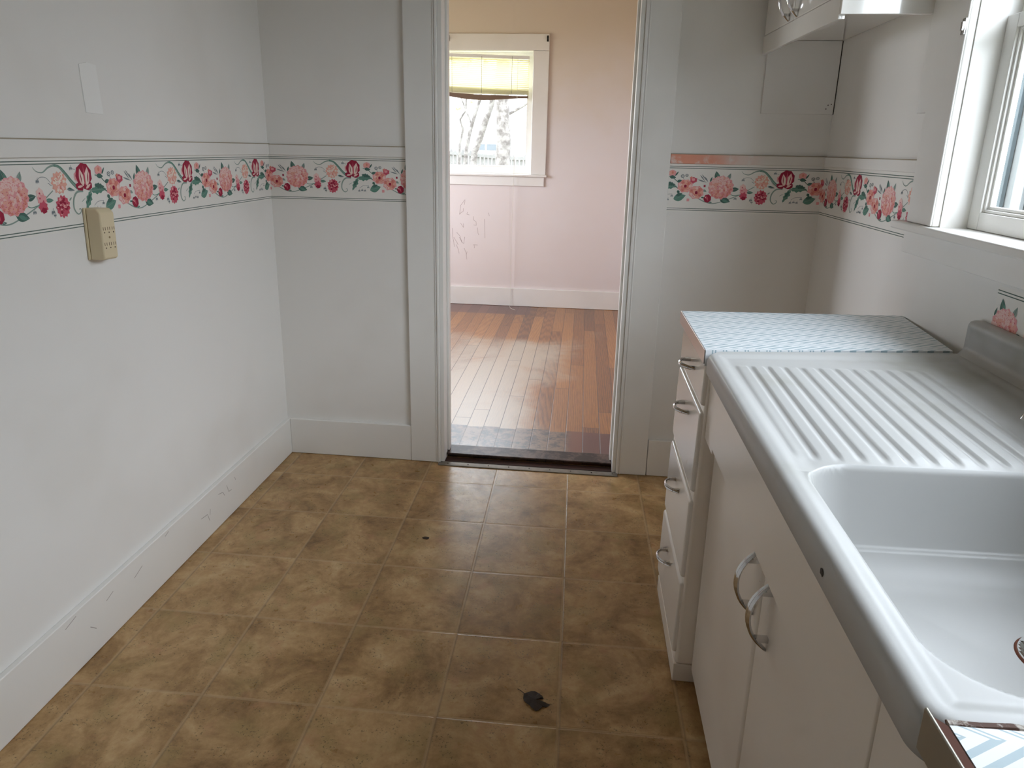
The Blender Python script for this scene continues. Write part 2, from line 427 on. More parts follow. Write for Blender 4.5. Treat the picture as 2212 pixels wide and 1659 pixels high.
# doorway: casing both sides, jambs, head, threshold
dr = empty('door_1', (0, 0, 0)); dr['kind'] = 'structure'; dr['label'] = 'white-painted cased doorway without a door leaf'
def casing(x0, x1, inner):
    bm = NB(); box(bm, x0, x1, B-.021, B-.0003, .001, DH+.14)
    c = obj('casing', bm, MAT['trim'], dr, bevel=.003)
    s = -1 if inner > (x0+x1)/2 else 1
    bm = NB()    # moulded inner bead
    for k, (o, wd, t) in enumerate(((0, .011, .027), (.013, .006, .024))):
        a, b = inner+s*o, inner+s*(o+wd); box(bm, min(a, b), max(a, b), B-t, B-.019, .001, DH+.02)
    obj('bead', bm, MAT['trim'], c, bevel=.003)
casing(DL-.137, DL-.005, DL-.005)
casing(DR+.005, DR+.133, DR+.005)
bm = NB(); box(bm, DL-.137, DR+.133, B-.024, B-.0003, DH+.005, DH+.14); obj('head_casing', bm, MAT['trim'], dr, bevel=.003)
for s, x in ((1, DL), (-1, DR)):
    bm = NB(); a, b = x-s*.005, x+s*.012; box(bm, min(a, b), max(a, b), B-.018, B+BT+.012, .021 if 0 else .001, DH+.004)
    a, b = x+s*.012, x+s*.022; box(bm, min(a, b), max(a, b), B+.05, B+.085, .03, DH)
    obj('jamb', bm, MAT['trim'], dr, bevel=.002)
bm = NB(); box(bm, DL, DR, B-.018, B+BT+.012, DH, DH+.02); obj('head_jamb', bm, MAT['trim'], dr, bevel=.002)
thr = empty('threshold', (-.195, 2.73, 0)); tag(thr, 'dark worn wooden threshold with grey metal edge strip in the doorway', 'threshold')
n = N('dark_stained_threshold'); n.color(n.mix(n.step(n.noise(18, 5, .7), .4, .65), (.030, .020, .018), (.13, .085, .07))); n.rough(.4); MAT['thr'] = n.m
bm = NB(); box(bm, DL+.013, DR-.013, 2.768, 2.862, .0201, .028); child('tread', bm, MAT['thr'], thr, bevel=.003)
bm = NB(); box(bm, DL+.013, DR-.013, 2.728, 2.7675, .0, .008)
n = N('red_brown_underlay'); n.color(n.mix(n.noise(12, 3), (.05, .014, .008), (.02, .012, .01))); n.rough(.7); MAT['under'] = n.m
child('underlay', bm, MAT['under'], thr)
bm = NB(); prism(bm, [(2.695, .0015), (2.696, .004), (2.716, .0065), (2.732, .006), (2.732, .001)], DL-.012, DR+.012, 'x')
n = N('scuffed_grey_metal'); n.color(n.mix(n.noise(40, 4), (.16, .14, .12), (.30, .27, .23))); n.rough(.45); n.b.inputs['Metallic'].default_value = .5; MAT['strip'] = n.m
child('edge_strip', bm, MAT['strip'], thr, bevel=.001)
bm = NB()
for i in range(9):
    bm = NB(); x = DL+.03+i*.09; bmesh.ops.create_cone(bm, cap_ends=True, segments=8, radius1=.003, radius2=.002, depth=.0015, matrix=Matrix.Translation((x, 2.711, .0068)))
    child('nail_head', bm, MAT['gap'], thr)

# ------------------------------------------------------------------ windows
def sash(bm, axis, a0, a1, z0, z1, d0, d1, st=.045, rb=.045, rt_=.035):
    def bx(u0, u1, z0, z1, e0=d0, e1=d1):
        if axis == 'y': box(bm, e0, e1, u0, u1, z0, z1)
        else: box(bm, u0, u1, e0, e1, z0, z1)
    bx(a0, a0+st, z0, z1); bx(a1-st, a1, z0, z1); bx(a0+st, a1-st, z0, z0+rb); bx(a0+st, a1-st, z1-rt_, z1)
    m = (d0+d1)/2; g = .008   # glazing bead steps
    for k, e in ((1, .006), (2, .012)):
        s = st+k*g*.7; q = min(d0+e*1.0, m); 
        bx(a0+st+(k-1)*g, a0+st+k*g, z0+rb, z1-rt_, d0+e, d1); bx(a1-st-k*g, a1-st-(k-1)*g, z0+rb, z1-rt_, d0+e, d1)
        bx(a0+st+k*g, a1-st-k*g, z0+rb+(k-1)*g, z0+rb+k*g, d0+e, d1); bx(a0+st+k*g, a1-st-k*g, z1-rt_-k*g, z1-rt_-(k-1)*g, d0+e, d1)

# kitchen window over the sink
wn = empty('window_1'); wn['kind'] = 'structure'; wn['label'] = 'white double-hung kitchen window over the sink'
bm = NB(); box(bm, W-.020, W-.0003, 1.832, 1.976, WZ0+.001, WZ1+.14)
c = obj('casing', bm, MAT['trim'], wn, bevel=.004)
bm = NB(); box(bm, W-.024, W-.0195, 1.832, 1.850, WZ0+.002, WZ1+.02); obj('bead', bm, MAT['trim'], c, bevel=.002)
bm = NB(); box(bm, W-.020, W-.0003, WY0-.14, WY0, WZ0+.001, WZ1+.14); obj('casing', bm, MAT['trim'], wn, bevel=.004)
bm = NB(); box(bm, W-.022, W-.0003, WY0-.14, 1.976, WZ1+.001, WZ1+.14); obj('head_casing', bm, MAT['trim'], wn, bevel=.004)
bm = NB()   # frame lining the opening
box(bm, W-.001, W+.112, WY1-.001, WY1+.012, WZ0, WZ1); box(bm, W-.001, W+.112, WY0-.012, WY0+.001, WZ0, WZ1); box(bm, W-.001, W+.112, WY0, WY1, WZ1-.002, WZ1+.012)
box(bm, W+.0, W+.112, 1.035, 1.105, WZ0, WZ1)
obj('window_frame', bm, MAT['trim'], wn)
bm = NB(); box(bm, W-.036, W+.112, WY0-.16, 2.03, WZ0-.022, WZ0)
# the stool's horn stops at the wall: trim the overlap
obj('window_stool', bm, MAT['trim'], wn, bevel=.005, seg=3)
bm = NB(); box(bm, W-.017, W-.0003, WY0-.14, 1.981, 1.098, WZ0-.0225); obj('apron', bm, MAT['trim'], wn, bevel=.003)
for (a, b) in ((1.105, WY1-.001), (WY0+.001, 1.035)):
    bm = NB(); sash(bm, 'y', a, b, WZ0+.001, 1.668, W+.062, W+.088, rb=.042, rt_=.03)
    s = obj('lower_sash', bm, MAT['trim'], wn, bevel=.0015, seg=1)
    bm = NB(); box(bm, W+.082, W+.085, a+.05, b-.05, WZ0+.05, 1.63); obj('pane', bm, MAT['glass'], s)
    bm = NB(); sash(bm, 'y', a, b, 1.64, WZ1-.002, W+.089, W+.111, rb=.03, rt_=.045)
    s = obj('upper_sash', bm, MAT['trim'], wn, bevel=.0015, seg=1)
    bm = NB(); box(bm, W+.100, W+.102, a+.05, b-.05, 1.68, WZ1-.05); obj('pane', bm, MAT['glass'], s)
bm = NB(); box(bm, W-.030, W-.0245, 1.827, 1.842, 1.628, 1.664); box(bm, W-.036, W-.030, 1.826, 1.834, 1.636, 1.656)
obj('catch_plate', bm, MAT['chrome'], wn, bevel=.001)
board('trim_5', W-.016, W-.0003, 1.9765, 2.035, 1.462, WZ1+.14)

# far-room window
wf = empty('window_2'); wf['kind'] = 'structure'; wf['label'] = 'white window in the far room with a raised blind'
def fb(name, x0, x1, z0, z1, t=.02, par=wf, bevel=.004):
    bm = NB(); box(bm, x0, x1, FAR-t, FAR-.0003, z0, z1); return obj(name, bm, MAT['trim'], par, bevel=bevel)
fb('casing', FWX1, FWX1+.126, FWZ0, FWZ1-.001); fb('casing', FWX0-.126, FWX0, FWZ0, FWZ1-.001)
fb('head_casing', FWX0-.126, FWX1+.126, FWZ1, FWZ1+.124, .022)
fb('apron', FWX0-.11, FWX1+.115, 1.050, FWZ0-.019, .015)
bm = NB(); box(bm, FWX0-.14, FWX1+.135, FAR-.035, FAR+.14, FWZ0-.018, FWZ0); obj('window_stool', bm, MAT['trim'], wf, bevel=.004)
bm = NB(); box(bm, FWX1-.001, FWX1+.012, FAR-.001, FAR+.14, FWZ0, FWZ1); box(bm, FWX0-.012, FWX0+.001, FAR-.001, FAR+.14, FWZ0, FWZ1)
box(bm, FWX0, FWX1, FAR-.001, FAR+.14, FWZ1-.001, FWZ1+.012); obj('window_frame', bm, MAT['trim'], wf)
bm = NB(); sash(bm, 'x', FWX0+.001, FWX1-.001, FWZ0+.001, 1.83, FAR+.06, FAR+.09, st=.035, rb=.05); s = obj('lower_sash', bm, MAT['trim'], wf)
bm = NB(); box(bm, FWX0+.04, FWX1-.04, FAR+.078, FAR+.081, FWZ0+.05, 1.80); obj('pane', bm, MAT['glass'], s)
bm = NB(); sash(bm, 'x', FWX0+.001, FWX1-.001, 1.80, FWZ1-.002, FAR+.095, FAR+.125, st=.035); s = obj('upper_sash', bm, MAT['trim'], wf)
bm = NB(); box(bm, FWX0+.04, FWX1-.04, FAR+.108, FAR+.111, 1.84, FWZ1-.04); obj('pane', bm, MAT['glass'], s)
# curtain rod brackets
for i, (x, lb) in enumerate(((-.346, 'black curtain rod bracket on the right end of the far window head casing'), (-1.140, 'black curtain rod bracket near the left jamb on the far window head casing'))):
    bm = NB(); box(bm, x-.007, x+.007, FAR-.027, FAR-.0223, 2.168, 2.212); box(bm, x-.005, x+.005, FAR-.06, FAR-.027, 2.185, 2.193); box(bm, x-.005, x+.005, FAR-.06, FAR-.056, 2.185, 2.205)
    o = obj('curtain_bracket', bm, MAT['black']); tag(o, lb, 'bracket', 'curtain rod brackets over the far window')
# mini blind, raised and hanging crooked
bl = empty('window_blind', (-.9, FAR-.02, 2.06)); tag(bl, 'yellowed mini blind hanging crooked in the far window, half raised', 'blind')
def btilt(bm, f=-.028):
    for v in bm.verts: v.co.z += f*(v.co.x-FWX0)
bm = NB(); box(bm, FWX0+.012, FWX1-.03, FAR-.012, FAR+.018, 2.062, 2.086); btilt(bm); child('headrail', bm, MAT['trim'], bl, bevel=.002)
bm = NB()
for i in range(16):
    z = 2.052-i*.0142
    t = math.radians(38); hw = .0125
    for x0, x1 in ((FWX0+.014, FWX1-.032),):
        dy, dz = hw*math.cos(t), hw*math.sin(t)
        prof = [(-dy, -dz), (0, .0022), (dy, dz)]
        vsA = [bm.verts.new((x0, FAR+.003+a, z+b)) for a, b in prof]; vsB = [bm.verts.new((x1, FAR+.003+a, z+b)) for a, b in prof]
        for k in range(2): bm.faces.new((vsA[k], vsA[k+1], vsB[k+1], vsB[k]))
btilt(bm); o = child('slats', bm, MAT['blind'], bl)
sm = o.modifiers.new('s', 'SOLIDIFY'); sm.thickness = .0005
bm = NB()
for i in range(13):
    z = 1.835-i*.0032; box(bm, FWX0+.014, FWX1-.032, FAR-.010, FAR+.016, z, z+.0012)
for v in bm.verts: v.co.z -= .035*(v.co.x-FWX0)+.0
child('stacked_slats', bm, MAT['blind'], bl)
bm = NB()
N_ = 14
for i in range(N_):
    x0 = FWX0+.014+(FWX1-.05-FWX0)*i/N_; x1 = FWX0+.014+(FWX1-.05-FWX0)*(i+1)/N_
    sag = lambda x: 1.792-.045*(x-FWX0)-.012*math.sin((x-FWX0)/.87*math.pi)
    vv, _ = box(bm, x0, x1, FAR-.012, FAR+.018, 0, 1)
    for v in vv: v.co.z = sag(v.co.x)+(.010 if v.co.z > .5 else -.008-.024*math.sin(min(1, (v.co.x-FWX0)/.87)*math.pi)**2)
bmesh.ops.remove_doubles(bm, verts=bm.verts, dist=.0001)
n = N('tan_bottom_rail'); n.color((.17, .11, .075)); n.rough(.5)
child('bottom_rail', bm, n.m, bl)
cdm = plain('blind_cord', (.35, .33, .25), .7)
for x in (-1.116, -.872, -.627):
    bm = NB(); box(bm, x-.0015, x+.0015, FAR-.014, FAR-.0125, 1.78, 2.06); child('ladder_cord', bm, cdm, bl)
bm = NB()   # lift cord that hangs to the floor
pts = [(-.578, FAR-.026, 2.04), (-.579, FAR-.040, 1.7), (-.592, FAR-.042, 1.3), (-.594, FAR-.04, 1.1), (-.606, FAR-.036, .6), (-.604, FAR-.028, .2), (-.604, FAR-.030, .07), (-.606, FAR-.05, .0235), (-.59, FAR-.12, .023), (-.56, FAR-.16, .023), (-.545, FAR-.18, .023)]
sweep(bm, pts, circ(.0016, 6), upv=(1, 0, 0)); child('lift_cord', bm, plain('white_cord', (.75, .72, .65), .7), bl)

# ------------------------------------------------------------------ porcelain sink
SX0, SX1 = .292, .872; SY0, SY1 = .470, 1.532; SZ = .913; TILT = .018
def sdrr(x, y, x0, x1, y0, y1, r):
    cx_, cy_ = (x0+x1)/2, (y0+y1)/2
    qx, qy = abs(x-cx_)-(x1-x0)/2+r, abs(y-cy_)-(y1-y0)/2+r
    return math.hypot(max(qx, 0), max(qy, 0))+min(max(qx, qy), 0)-r
def ss(a, b, v):
    t = min(max((v-a)/(b-a), 0), 1); return t*t*(3-2*t)
DRX, DRY = .612, .775
def sink_z(x, y):
    e = -sdrr(x, y, SX0, SX1, SY0, SY1, .034)
    z = SZ + TILT*(x-SX0)
    rr_ = .013-.009*ss(1.47, 1.50, y)*ss(.30, .335, x)
    z -= rr_*(1-math.sqrt(max(0, 1-(1-min(max(e, 0)/rr_, 1))**2)))     # rolled outer edge
    z -= .005*ss(.020, .042, e)*(1 if y < 1.0 else 1)                    # field sits below the rim
    # drainboard: slopes gently to the bowl, with raised flutes
    if y > .94:
        inb = ss(.985, 1.02, y)*ss(1.452, 1.425, y)*ss(.330, .350, x)*ss(.735, .715, x)
        z -= .007*ss(1.45, 1.0, y)*ss(.32, .36, x)*ss(.80, .76, x)
        ph = (x-.352)/.0345
        fl = (.5+.5*math.cos(2*math.pi*ph))
        z += .0042*inb*(ss(.06, .40, fl)) - .0012*inb
    d = -sdrr(x, y, .332, .790, .513, .985, .085)
    if d > 0:
        bev = .005*min(d/.010, 1)**2
        wall_ = .148*(1-(1-min(max(d-.004, 0)/.115, 1))**3.2)
        floor_ = .010*ss(.0, .25, d)
        z -= bev+wall_+floor_
    return z
NX, NY = 190, 340
def sink_mesh():
    bm = NB(); g = []
    xs = [SX0+(SX1-SX0)*i/NX for i in range(NX+1)]; ys = [SY0+(SY1-SY0)*j/NY for j in range(NY+1)]
    R_ = .034
    for i, x in enumerate(xs):
        row = []
        for j, y in enumerate(ys):
            px, py = x, y
            # pull the corner samples onto the rounded outline
            e = sdrr(px, py, SX0, SX1, SY0, SY1, R_)
            if e > 0:
                cx_ = min(max(px, SX0+R_), SX1-R_); cy_ = min(max(py, SY0+R_), SY1-R_)
                v = Vector((px-cx_, py-cy_)); v = v.normalized()*R_; px, py = cx_+v.x, cy_+v.y
            row.append(bm.verts.new((px, py, sink_z(px, py))))
        g.append(row)
    for i in range(NX):
        for j in range(NY):
            bm.faces.new((g[i][j], g[i+1][j], g[i+1][j+1], g[i][j+1]))
    # skirt all round
    loop = [g[i][0] for i in range(NX+1)]+[g[NX][j] for j in range(1, NY+1)]+[g[i][NY] for i in range(NX-1, -1, -1)]+[g[0][j] for j in range(NY-1, 0, -1)]
    prev = loop
    for dz, ins in ((-.006, -.0005), (-.030, 0), (-.034, .003), (-.034, .016)):
        nl = []
        for v0 in loop:
            c_ = Vector(((SX0+SX1)/2, (SY0+SY1)/2)); d_ = Vector((v0.co.x, v0.co.y))-c_
            nx = v0.co.x-(ins if d_.x > 0 else -ins)*(1 if abs(abs(d_.x)-(SX1-SX0)/2) < .035 else 0)
            ny = v0.co.y-(ins if d_.y > 0 else -ins)*(1 if abs(abs(d_.y)-(SY1-SY0)/2) < .035 else 0)
            nl.append(bm.verts.new((nx, ny, v0.co.z+dz)))
        for k in range(len(loop)):
            k2 = (k+1) % len(loop); bm.faces.new((prev[k], prev[k2], nl[k2], nl[k]))
        prev = nl
    # drain hole: drop the faces inside
    bmesh.ops.delete(bm, geom=[f for f in bm.faces if (f.calc_center_median().xy-Vector((DRX, DRY))).length < .040 and f.calc_center_median().z < .8], context='FACES')
    return bm
sk = empty('kitchen_sink', (SX0, SY0, .88)); tag(sk, 'white porcelain enamel drainboard sink with fluted board and deep basin', 'sink')
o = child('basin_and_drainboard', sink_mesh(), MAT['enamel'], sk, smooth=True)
# a shallow skew: the drainboard end is not quite square to the front
def skew(me):
    for v in me.vertices:
        yw = v.co.y+SY0
        if yw > 1.45: v.co.y += .055*(v.co.x)/.58*(yw-1.45)/.082
skew(o.data)
# back splash with a recessed panel
def splash():
    bm = NB(); pts = []
    X0, X1 = .866, .8905
    ny, nz = 90, 16
    y0, y1 = -.02+SY0, 1.588; z0, z1 = .915, 1.004
    g = []
    for j in range(ny+1):
        row = []
        for k in range(nz+1):
            y = y0+(y1-y0)*j/ny; z = z0+(z1-z0)*k/nz
            e = -sdrr(y, z, y0, y1, z0-.06, z1, .022)
            x = X0+.012*(1-math.sqrt(max(0, 1-(1-min(max(e, 0)/.012, 1))**2)))
            x += .003*ss(.018, .026, e)                       # recess
            x -= .022*(1-ss(0, .028, z-z0))**1.5*ss(.0, .02, e)              # cove at the foot
            if e < 0:
                cy_ = min(max(y, y0+.022), y1-.022); cz_ = min(z, z1-.022); v = Vector((y-cy_, z-cz_)).normalized()*.022; y, z = cy_+v.x, cz_+v.y
            row.append(bm.verts.new((x, y, z)))
        g.append(row)
    for j in range(ny):
        for k in range(nz): bm.faces.new((g[j][k], g[j][k+1], g[j+1][k+1], g[j+1][k]))
    loop = [g[0][k] for k in range(nz+1)]+[g[j][nz] for j in range(1, ny+1)]+[g[ny][k] for k in range(nz-1, -1, -1)]+[g[j][0] for j in range(ny-1, 0, -1)]
    nl = [bm.verts.new((X1, v.co.y, v.co.z)) for v in loop]
    for k in range(len(loop)): bm.faces.new((loop[k], loop[(k+1) % len(loop)], nl[(k+1) % len(loop)], nl[k]))
    return bm
child('backsplash', splash(), MAT['enamel'], sk, smooth=True)
# drain: rusty ring, strainer body going down
n = N('rusty_drain_metal'); n.color(n.mix(n.step(n.noise(90, 5, .7), .4, .6), (.20, .14, .10), (.42, .42, .38))); n.rough(.4); n.b.inputs['Metallic'].default_value = .6; MAT['drain'] = n.m
n = N('rust_ring'); n.color(n.mix(n.noise(80, 4, .7), (.20, .05, .02), (.06, .03, .02))); n.rough(.7); MAT['rring'] = n.m
def lathe(prof, c, mi_of=lambda k: 0, n=48):
    bm = NB(); rings = [[bm.verts.new((c[0]+r*math.cos(2*math.pi*i/n), c[1]+r*math.sin(2*math.pi*i/n), c[2]+z)) for i in range(n)] for r, z in prof]
    for k in range(len(rings)-1):
        for i in range(n):
            f = bm.faces.new((rings[k][i], rings[k][(i+1) % n], rings[k+1][(i+1) % n], rings[k+1][i])); f.material_index = mi_of(k)
    return bm
dz = sink_z(DRX-.045, DRY)
bm = lathe([(.047, -.0005), (.046, .0012), (.0445, .0022), (.043, .0016), (.036, -.004), (.028, -.012), (.026, -.014), (.026, -.08), (.001, -.08)], (DRX, DRY, dz), lambda k: 1 if k < 3 else (2 if k > 5 else 0))
child('drain', bm, [MAT['drain'], MAT['rring'], MAT['black']], sk, smooth='auto')
# wall faucet: flange and body on the splash (its near edge just enters the frame)
bm = lathe([(.0, .030), (.014, .030), (.018, .022), (.024, .010), (.029, .004), (.030, 0)], (0, 0, 0))
bmesh.ops.rotate(bm, verts=bm.verts, matrix=Matrix.Rotation(-math.pi/2, 3, 'Y')); bmesh.ops.translate(bm, verts=bm.verts, vec=(.865, 1.215, .945))
fa = child('faucet_flange', bm, MAT['chrome'], sk, smooth='auto')
bm = lathe([(.0, .030), (.014, .030), (.018, .022), (.024, .010), (.029, .004), (.030, 0)], (0, 0, 0))
bmesh.ops.rotate(bm, verts=bm.verts, matrix=Matrix.Rotation(-math.pi/2, 3, 'Y')); bmesh.ops.translate(bm, verts=bm.verts, vec=(.865, 1.015, .945))
child('faucet_flange', bm, MAT['chrome'], sk, smooth='auto')
bm = NB(); sweep(bm, [(.838, 1.215, .945), (.828, 1.18, .945), (.822, 1.115, .945), (.828, 1.045, .945), (.838, 1.015, .945)], circ(.011, 12)); 
fb_ = child('faucet_body', bm, MAT['chrome'], sk, smooth='auto')
bm = NB(); sweep(bm, [(.822, 1.115, .945), (.80, 1.116, .962), (.77, 1.118, .968), (.742, 1.120, .958), (.734, 1.120, .938)], circ(.009, 12)); sub('spout', bm, MAT['chrome'], fb_, smooth='auto')
# chipped enamel spot
bm = NB(); vs_ = [bm.verts.new((SX0-.0012, .716+.007*math.cos(a)*R.uniform(.6, 1), .889+.006*math.sin(a)*R.uniform(.6, 1))) for a in [i*2*math.pi/9 for i in range(9)]]
bm.faces.new(vs_); o = child('enamel_chip', bm, MAT['black'], sk); s_ = o.modifiers.new('s', 'SOLIDIFY'); s_.thickness = .0004

# ------------------------------------------------------------------ drawer cabinet left of the sink
LEAN = .0150
DY0, DY1 = 1.531, 1.932
def lean(bm, x=0):
    for v in bm.verts: v.co.x += LEAN*v.co.z*max(0., 1-(v.co.x-.27)/.5)
dc = empty('drawer_cabinet', (.29, DY0, 0)); tag(dc, 'narrow white four-drawer base cabinet with chevron-patterned top, at far end of the sink', 'cabinet')
bm = NB(); prism(bm, [(.285+.006, DY0), (W-.005, DY0), (W-.005, DY1), (.291, DY1)], .055, .874, 'z'); lean(bm)
child('body', bm, MAT['cabinet'], dc, bevel=.010, seg=3)
bm = NB(); box(bm, .290, .86, DY0+.004, DY1-.004, .001, .0545); child('plinth', bm, MAT['cabinet'], dc, bevel=.002)
def arch(c, axis, length, rise, wid, thick, n=16, taper=.35):
    """bow handle: c = mid-point on the face, bows towards -X"""
    bm = NB(); pts = []; sc = []
    for i in range(n+1):
        t = -1+2*i/n; off = -rise*(1-abs(t)**2.2)-.002
        p = Vector(c)+Vector((off, 0, 0)); p[1 if axis == 'y' else 2] += t*length/2; pts.append(p)
    hw, ht = wid/2, thick/2
    sec = [(-hw, 0), (-hw*.55, ht), (-hw*.12, ht*.75), (0, ht*.45), (hw*.12, ht*.75), (hw*.55, ht), (hw, 0), (hw*.55, -ht), (-hw*.55, -ht)]
    upv = (-1, 0, 0)
    sc = [.55+.45*(1-abs(-1+2*i/n)**3) for i in range(n+1)]
    sweep(bm, pts, sec, upv, scales=sc)
    return bm
for k, (z1, z0) in enumerate(((.881, .776), (.759, .552), (.528, .312), (.297, .088))):
    bm = NB(); box(bm, .2815, .300, 1.536, 1.902+.004*k, z0, z1)
    for v in bm.verts: v.co.x += LEAN*v.co.z
    d_ = child('drawer', bm, MAT['drawer'], dc, bevel=.008, seg=3)
    zc = z1-.052 if k else z1-.05
    hx = .2815+LEAN*zc
    bm = arch((hx, 1.70+.012*k, zc), 'y', .092, .030, .013, .006)
    for s_ in (-1, 1): box(bm, hx-.018, hx+.001, 1.70+.012*k+s_*.033-.004, 1.70+.012*k+s_*.033+.004, zc-.004, zc+.004)
    sub('handle', bm, MAT['chrome'], d_, smooth='auto', label='chrome bow handle')
# top with patterned laminate and metal edging
def quadprism(bm, P, z, th):
    lo = [bm.verts.new((x, y, z+TILT*(x-.29)-th)) for x, y in P]; hi = [bm.verts.new((x, y, z+TILT*(x-.29))) for x, y in P]
    bm.faces.new(lo[::-1]); bm.faces.new(hi)
    for i in range(4): bm.faces.new((lo[i], lo[(i+1) % 4], hi[(i+1) % 4], hi[i]))
bm = NB(); quadprism(bm, [(.2925, 1.5335), (.852, 1.5335+.055), (.888, 1.937), (.2905, 1.930)], .9150, .038)
n_ = child('countertop', bm, MAT['chevron'], dc)
bm = NB(); quadprism(bm, [(.2895, 1.5335), (.2925, 1.5335), (.2905, 1.931), (.2875, 1.931)], .9158, .034)
sub('edging', bm, MAT['alu'], n_, bevel=.001)
# ------------------------------------------------------------------ sink cabinet
FX = .303; DX = .334
sc_ = empty('sink_cabinet', (FX, .571, 0)); tag(sc_, 'white metal base cabinet under the sink with two chrome-handled doors', 'cabinet')
bm = NB(); prism(bm, [(.571, .722), (1.438, .722), (1.438, .874), (.571, .874)], FX, FX+.030, 'x'); child('apron_panel', bm, MAT['cabinet'], sc_, bevel=.003)
bm = NB(); box(bm, FX+.006, FX+.03, 1.4385, 1.5295, .70, .872); child('filler_panel', bm, MAT['cabinet'], sc_, bevel=.002)
bm = NB(); box(bm, DX+.021, W-.03, .573, 1.5295, .05, .068)
for a, b in ((.573, .589), (1.5135, 1.5295)): box(bm, DX+.021, W-.03, a, b, .0685, .715)
box(bm, W-.045, W-.03, .5895, 1.513, .0685, .715)
box(bm, DX+.021, DX+.035, .5895, 1.513, .0685, .715); child('body', bm, MAT['cabinet'], sc_)
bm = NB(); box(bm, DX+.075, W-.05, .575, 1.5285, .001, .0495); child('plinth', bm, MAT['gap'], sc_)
for y0, y1, hy in ((1.058, 1.528, 1.080), (.573, 1.050, .988)):
    bm = NB(); box(bm, DX, DX+.020, y0, y1, .046, .718)
    d_ = child('door', bm, MAT['cabinet'], sc_, bevel=.009, seg=3)
    bm = arch((DX, hy, .624), 'z', .128, .034, .017, .007)
    for s_ in (-1, 1): box(bm, DX-.020, DX+.001, hy-.005, hy+.005, .624+s_*.044-.004, .624+s_*.044+.004)
    sub('handle', bm, MAT['chrome'], d_, smooth='auto', label='chrome bow handle')
# ------------------------------------------------------------------ near counter
nc = empty('near_cabinet', (FX, -.3, 0)); nc.name = 'base_cabinet'; tag(nc, 'white base cabinet with metal-edged chevron top nearest the camera, below the sink corner', 'cabinet')
bm = NB(); box(bm, FX, W-.03, -1.0, .462, .09, .872); box(bm, FX, FX+.018, .462, .5655, .09, .868); child('body', bm, MAT['cabinet'], nc)
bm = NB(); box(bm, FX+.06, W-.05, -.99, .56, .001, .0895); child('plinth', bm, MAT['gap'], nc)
bm = NB(); quadprism(bm, [(.302, -1.0), (.885, -1.0), (.885, .4645), (.302, .4645)], .924, .040); n_ = child('countertop', bm, MAT['chevron'], nc)
bm = NB(); quadprism(bm, [(.2895, -1.0), (.2925, -1.0), (.2925, .479), (.2895, .479)], .9265, .040)
sub('edging', bm, plain('dull_edging', (.36, .34, .29), .35, .6), n_, bevel=.001)
bm = NB(); quadprism(bm, [(.2926, -1.0), (.3035, -1.0), (.301, .4645), (.2926, .474)], .9235, .010)
sub('glue_gap', bm, MAT['rust'], n_)
bm = NB(); pts = []
for i in range(24): pts.append((.302+i*.024, .4672+R.uniform(-.0015, .0015), .9225+TILT*(i*.024)))
sweep(bm, pts, circ(.0042, 6, .003)); n = N('grimy_caulk'); n.color(n.mix(n.step(n.noise(60, 4, .7), .42, .6), (.10, .05, .035), (.62, .58, .52))); n.rough(.7)
sub('caulk', bm, n.m, n_, smooth='auto')

# ------------------------------------------------------------------ upper cabinet
uc = empty('wall_cabinet', (.64, 2.03, 1.70)); tag(uc, 'white wall-hung cabinet with paired chrome handles in the far right corner', 'cabinet')
fx = lambda y: .645-.029*(y-2.03)/.715
bm = NB()
prism(bm, [(fx(2.03), 2.03), (W-.001, 2.03), (W-.001, 2.045), (fx(2.045), 2.045)], 1.707, 2.44, 'z')           # near side panel
prism(bm, [(fx(2.045)+.018, 2.045), (W-.001, 2.045), (W-.001, B-.002), (fx(B)+.018, B-.002)], 1.743, 1.757, 'z') # underside
prism(bm, [(fx(2.045)+.018, 2.045), (W-.001, 2.045), (W-.001, B-.002), (fx(B)+.018, B-.002)], 2.42, 2.44, 'z')
prism(bm, [(fx(B)+.018, B-.014), (W-.001, B-.014), (W-.001, B-.002), (fx(B)+.018, B-.002)], 1.7575, 2.42, 'z')
child('body', bm, MAT['gloss'], uc, bevel=.0015, seg=1)
bm = NB()
prism(bm, [(fx(2.046), 2.0455), (fx(2.046)+.018, 2.0455), (fx(B)+.018, B-.002), (fx(B), B-.002)], 1.697, 1.757, 'z')
prism(bm, [(fx(2.046), 2.0455), (fx(2.046)+.018, 2.0455), (fx(2.09)+.018, 2.09), (fx(2.09), 2.09)], 1.757, 2.42, 'z')
prism(bm, [(fx(2.046), 2.0455), (fx(2.046)+.018, 2.0455), (fx(B)+.018, B-.002), (fx(B), B-.002)], 2.38, 2.44, 'z')
child('face_frame', bm, MAT['gloss'], uc, bevel=.0015, seg=1)
for y0, y1, hy in ((2.091, 2.408, 2.375), (2.412, 2.72, 2.455)):
    bm = NB(); prism(bm, [(fx(y0)-.004, y0), (fx(y0)+.012, y0), (fx(y1)+.012, y1), (fx(y1)-.004, y1)], 1.722 if 0 else 1.7575, 2.379, 'z')
    d_ = child('door', bm, MAT['gloss'], uc, bevel=.002)
    bm = arch((fx(hy)-.004, hy, 1.822), 'z', .125, .032, .017, .007)
    for s_ in (-1, 1): box(bm, fx(hy)-.024, fx(hy)-.003, hy-.005, hy+.005, 1.822+s_*.044-.004, 1.822+s_*.044+.004)
    sub('handle', bm, MAT['chrome'], d_, smooth='auto', label='chrome bow handle')
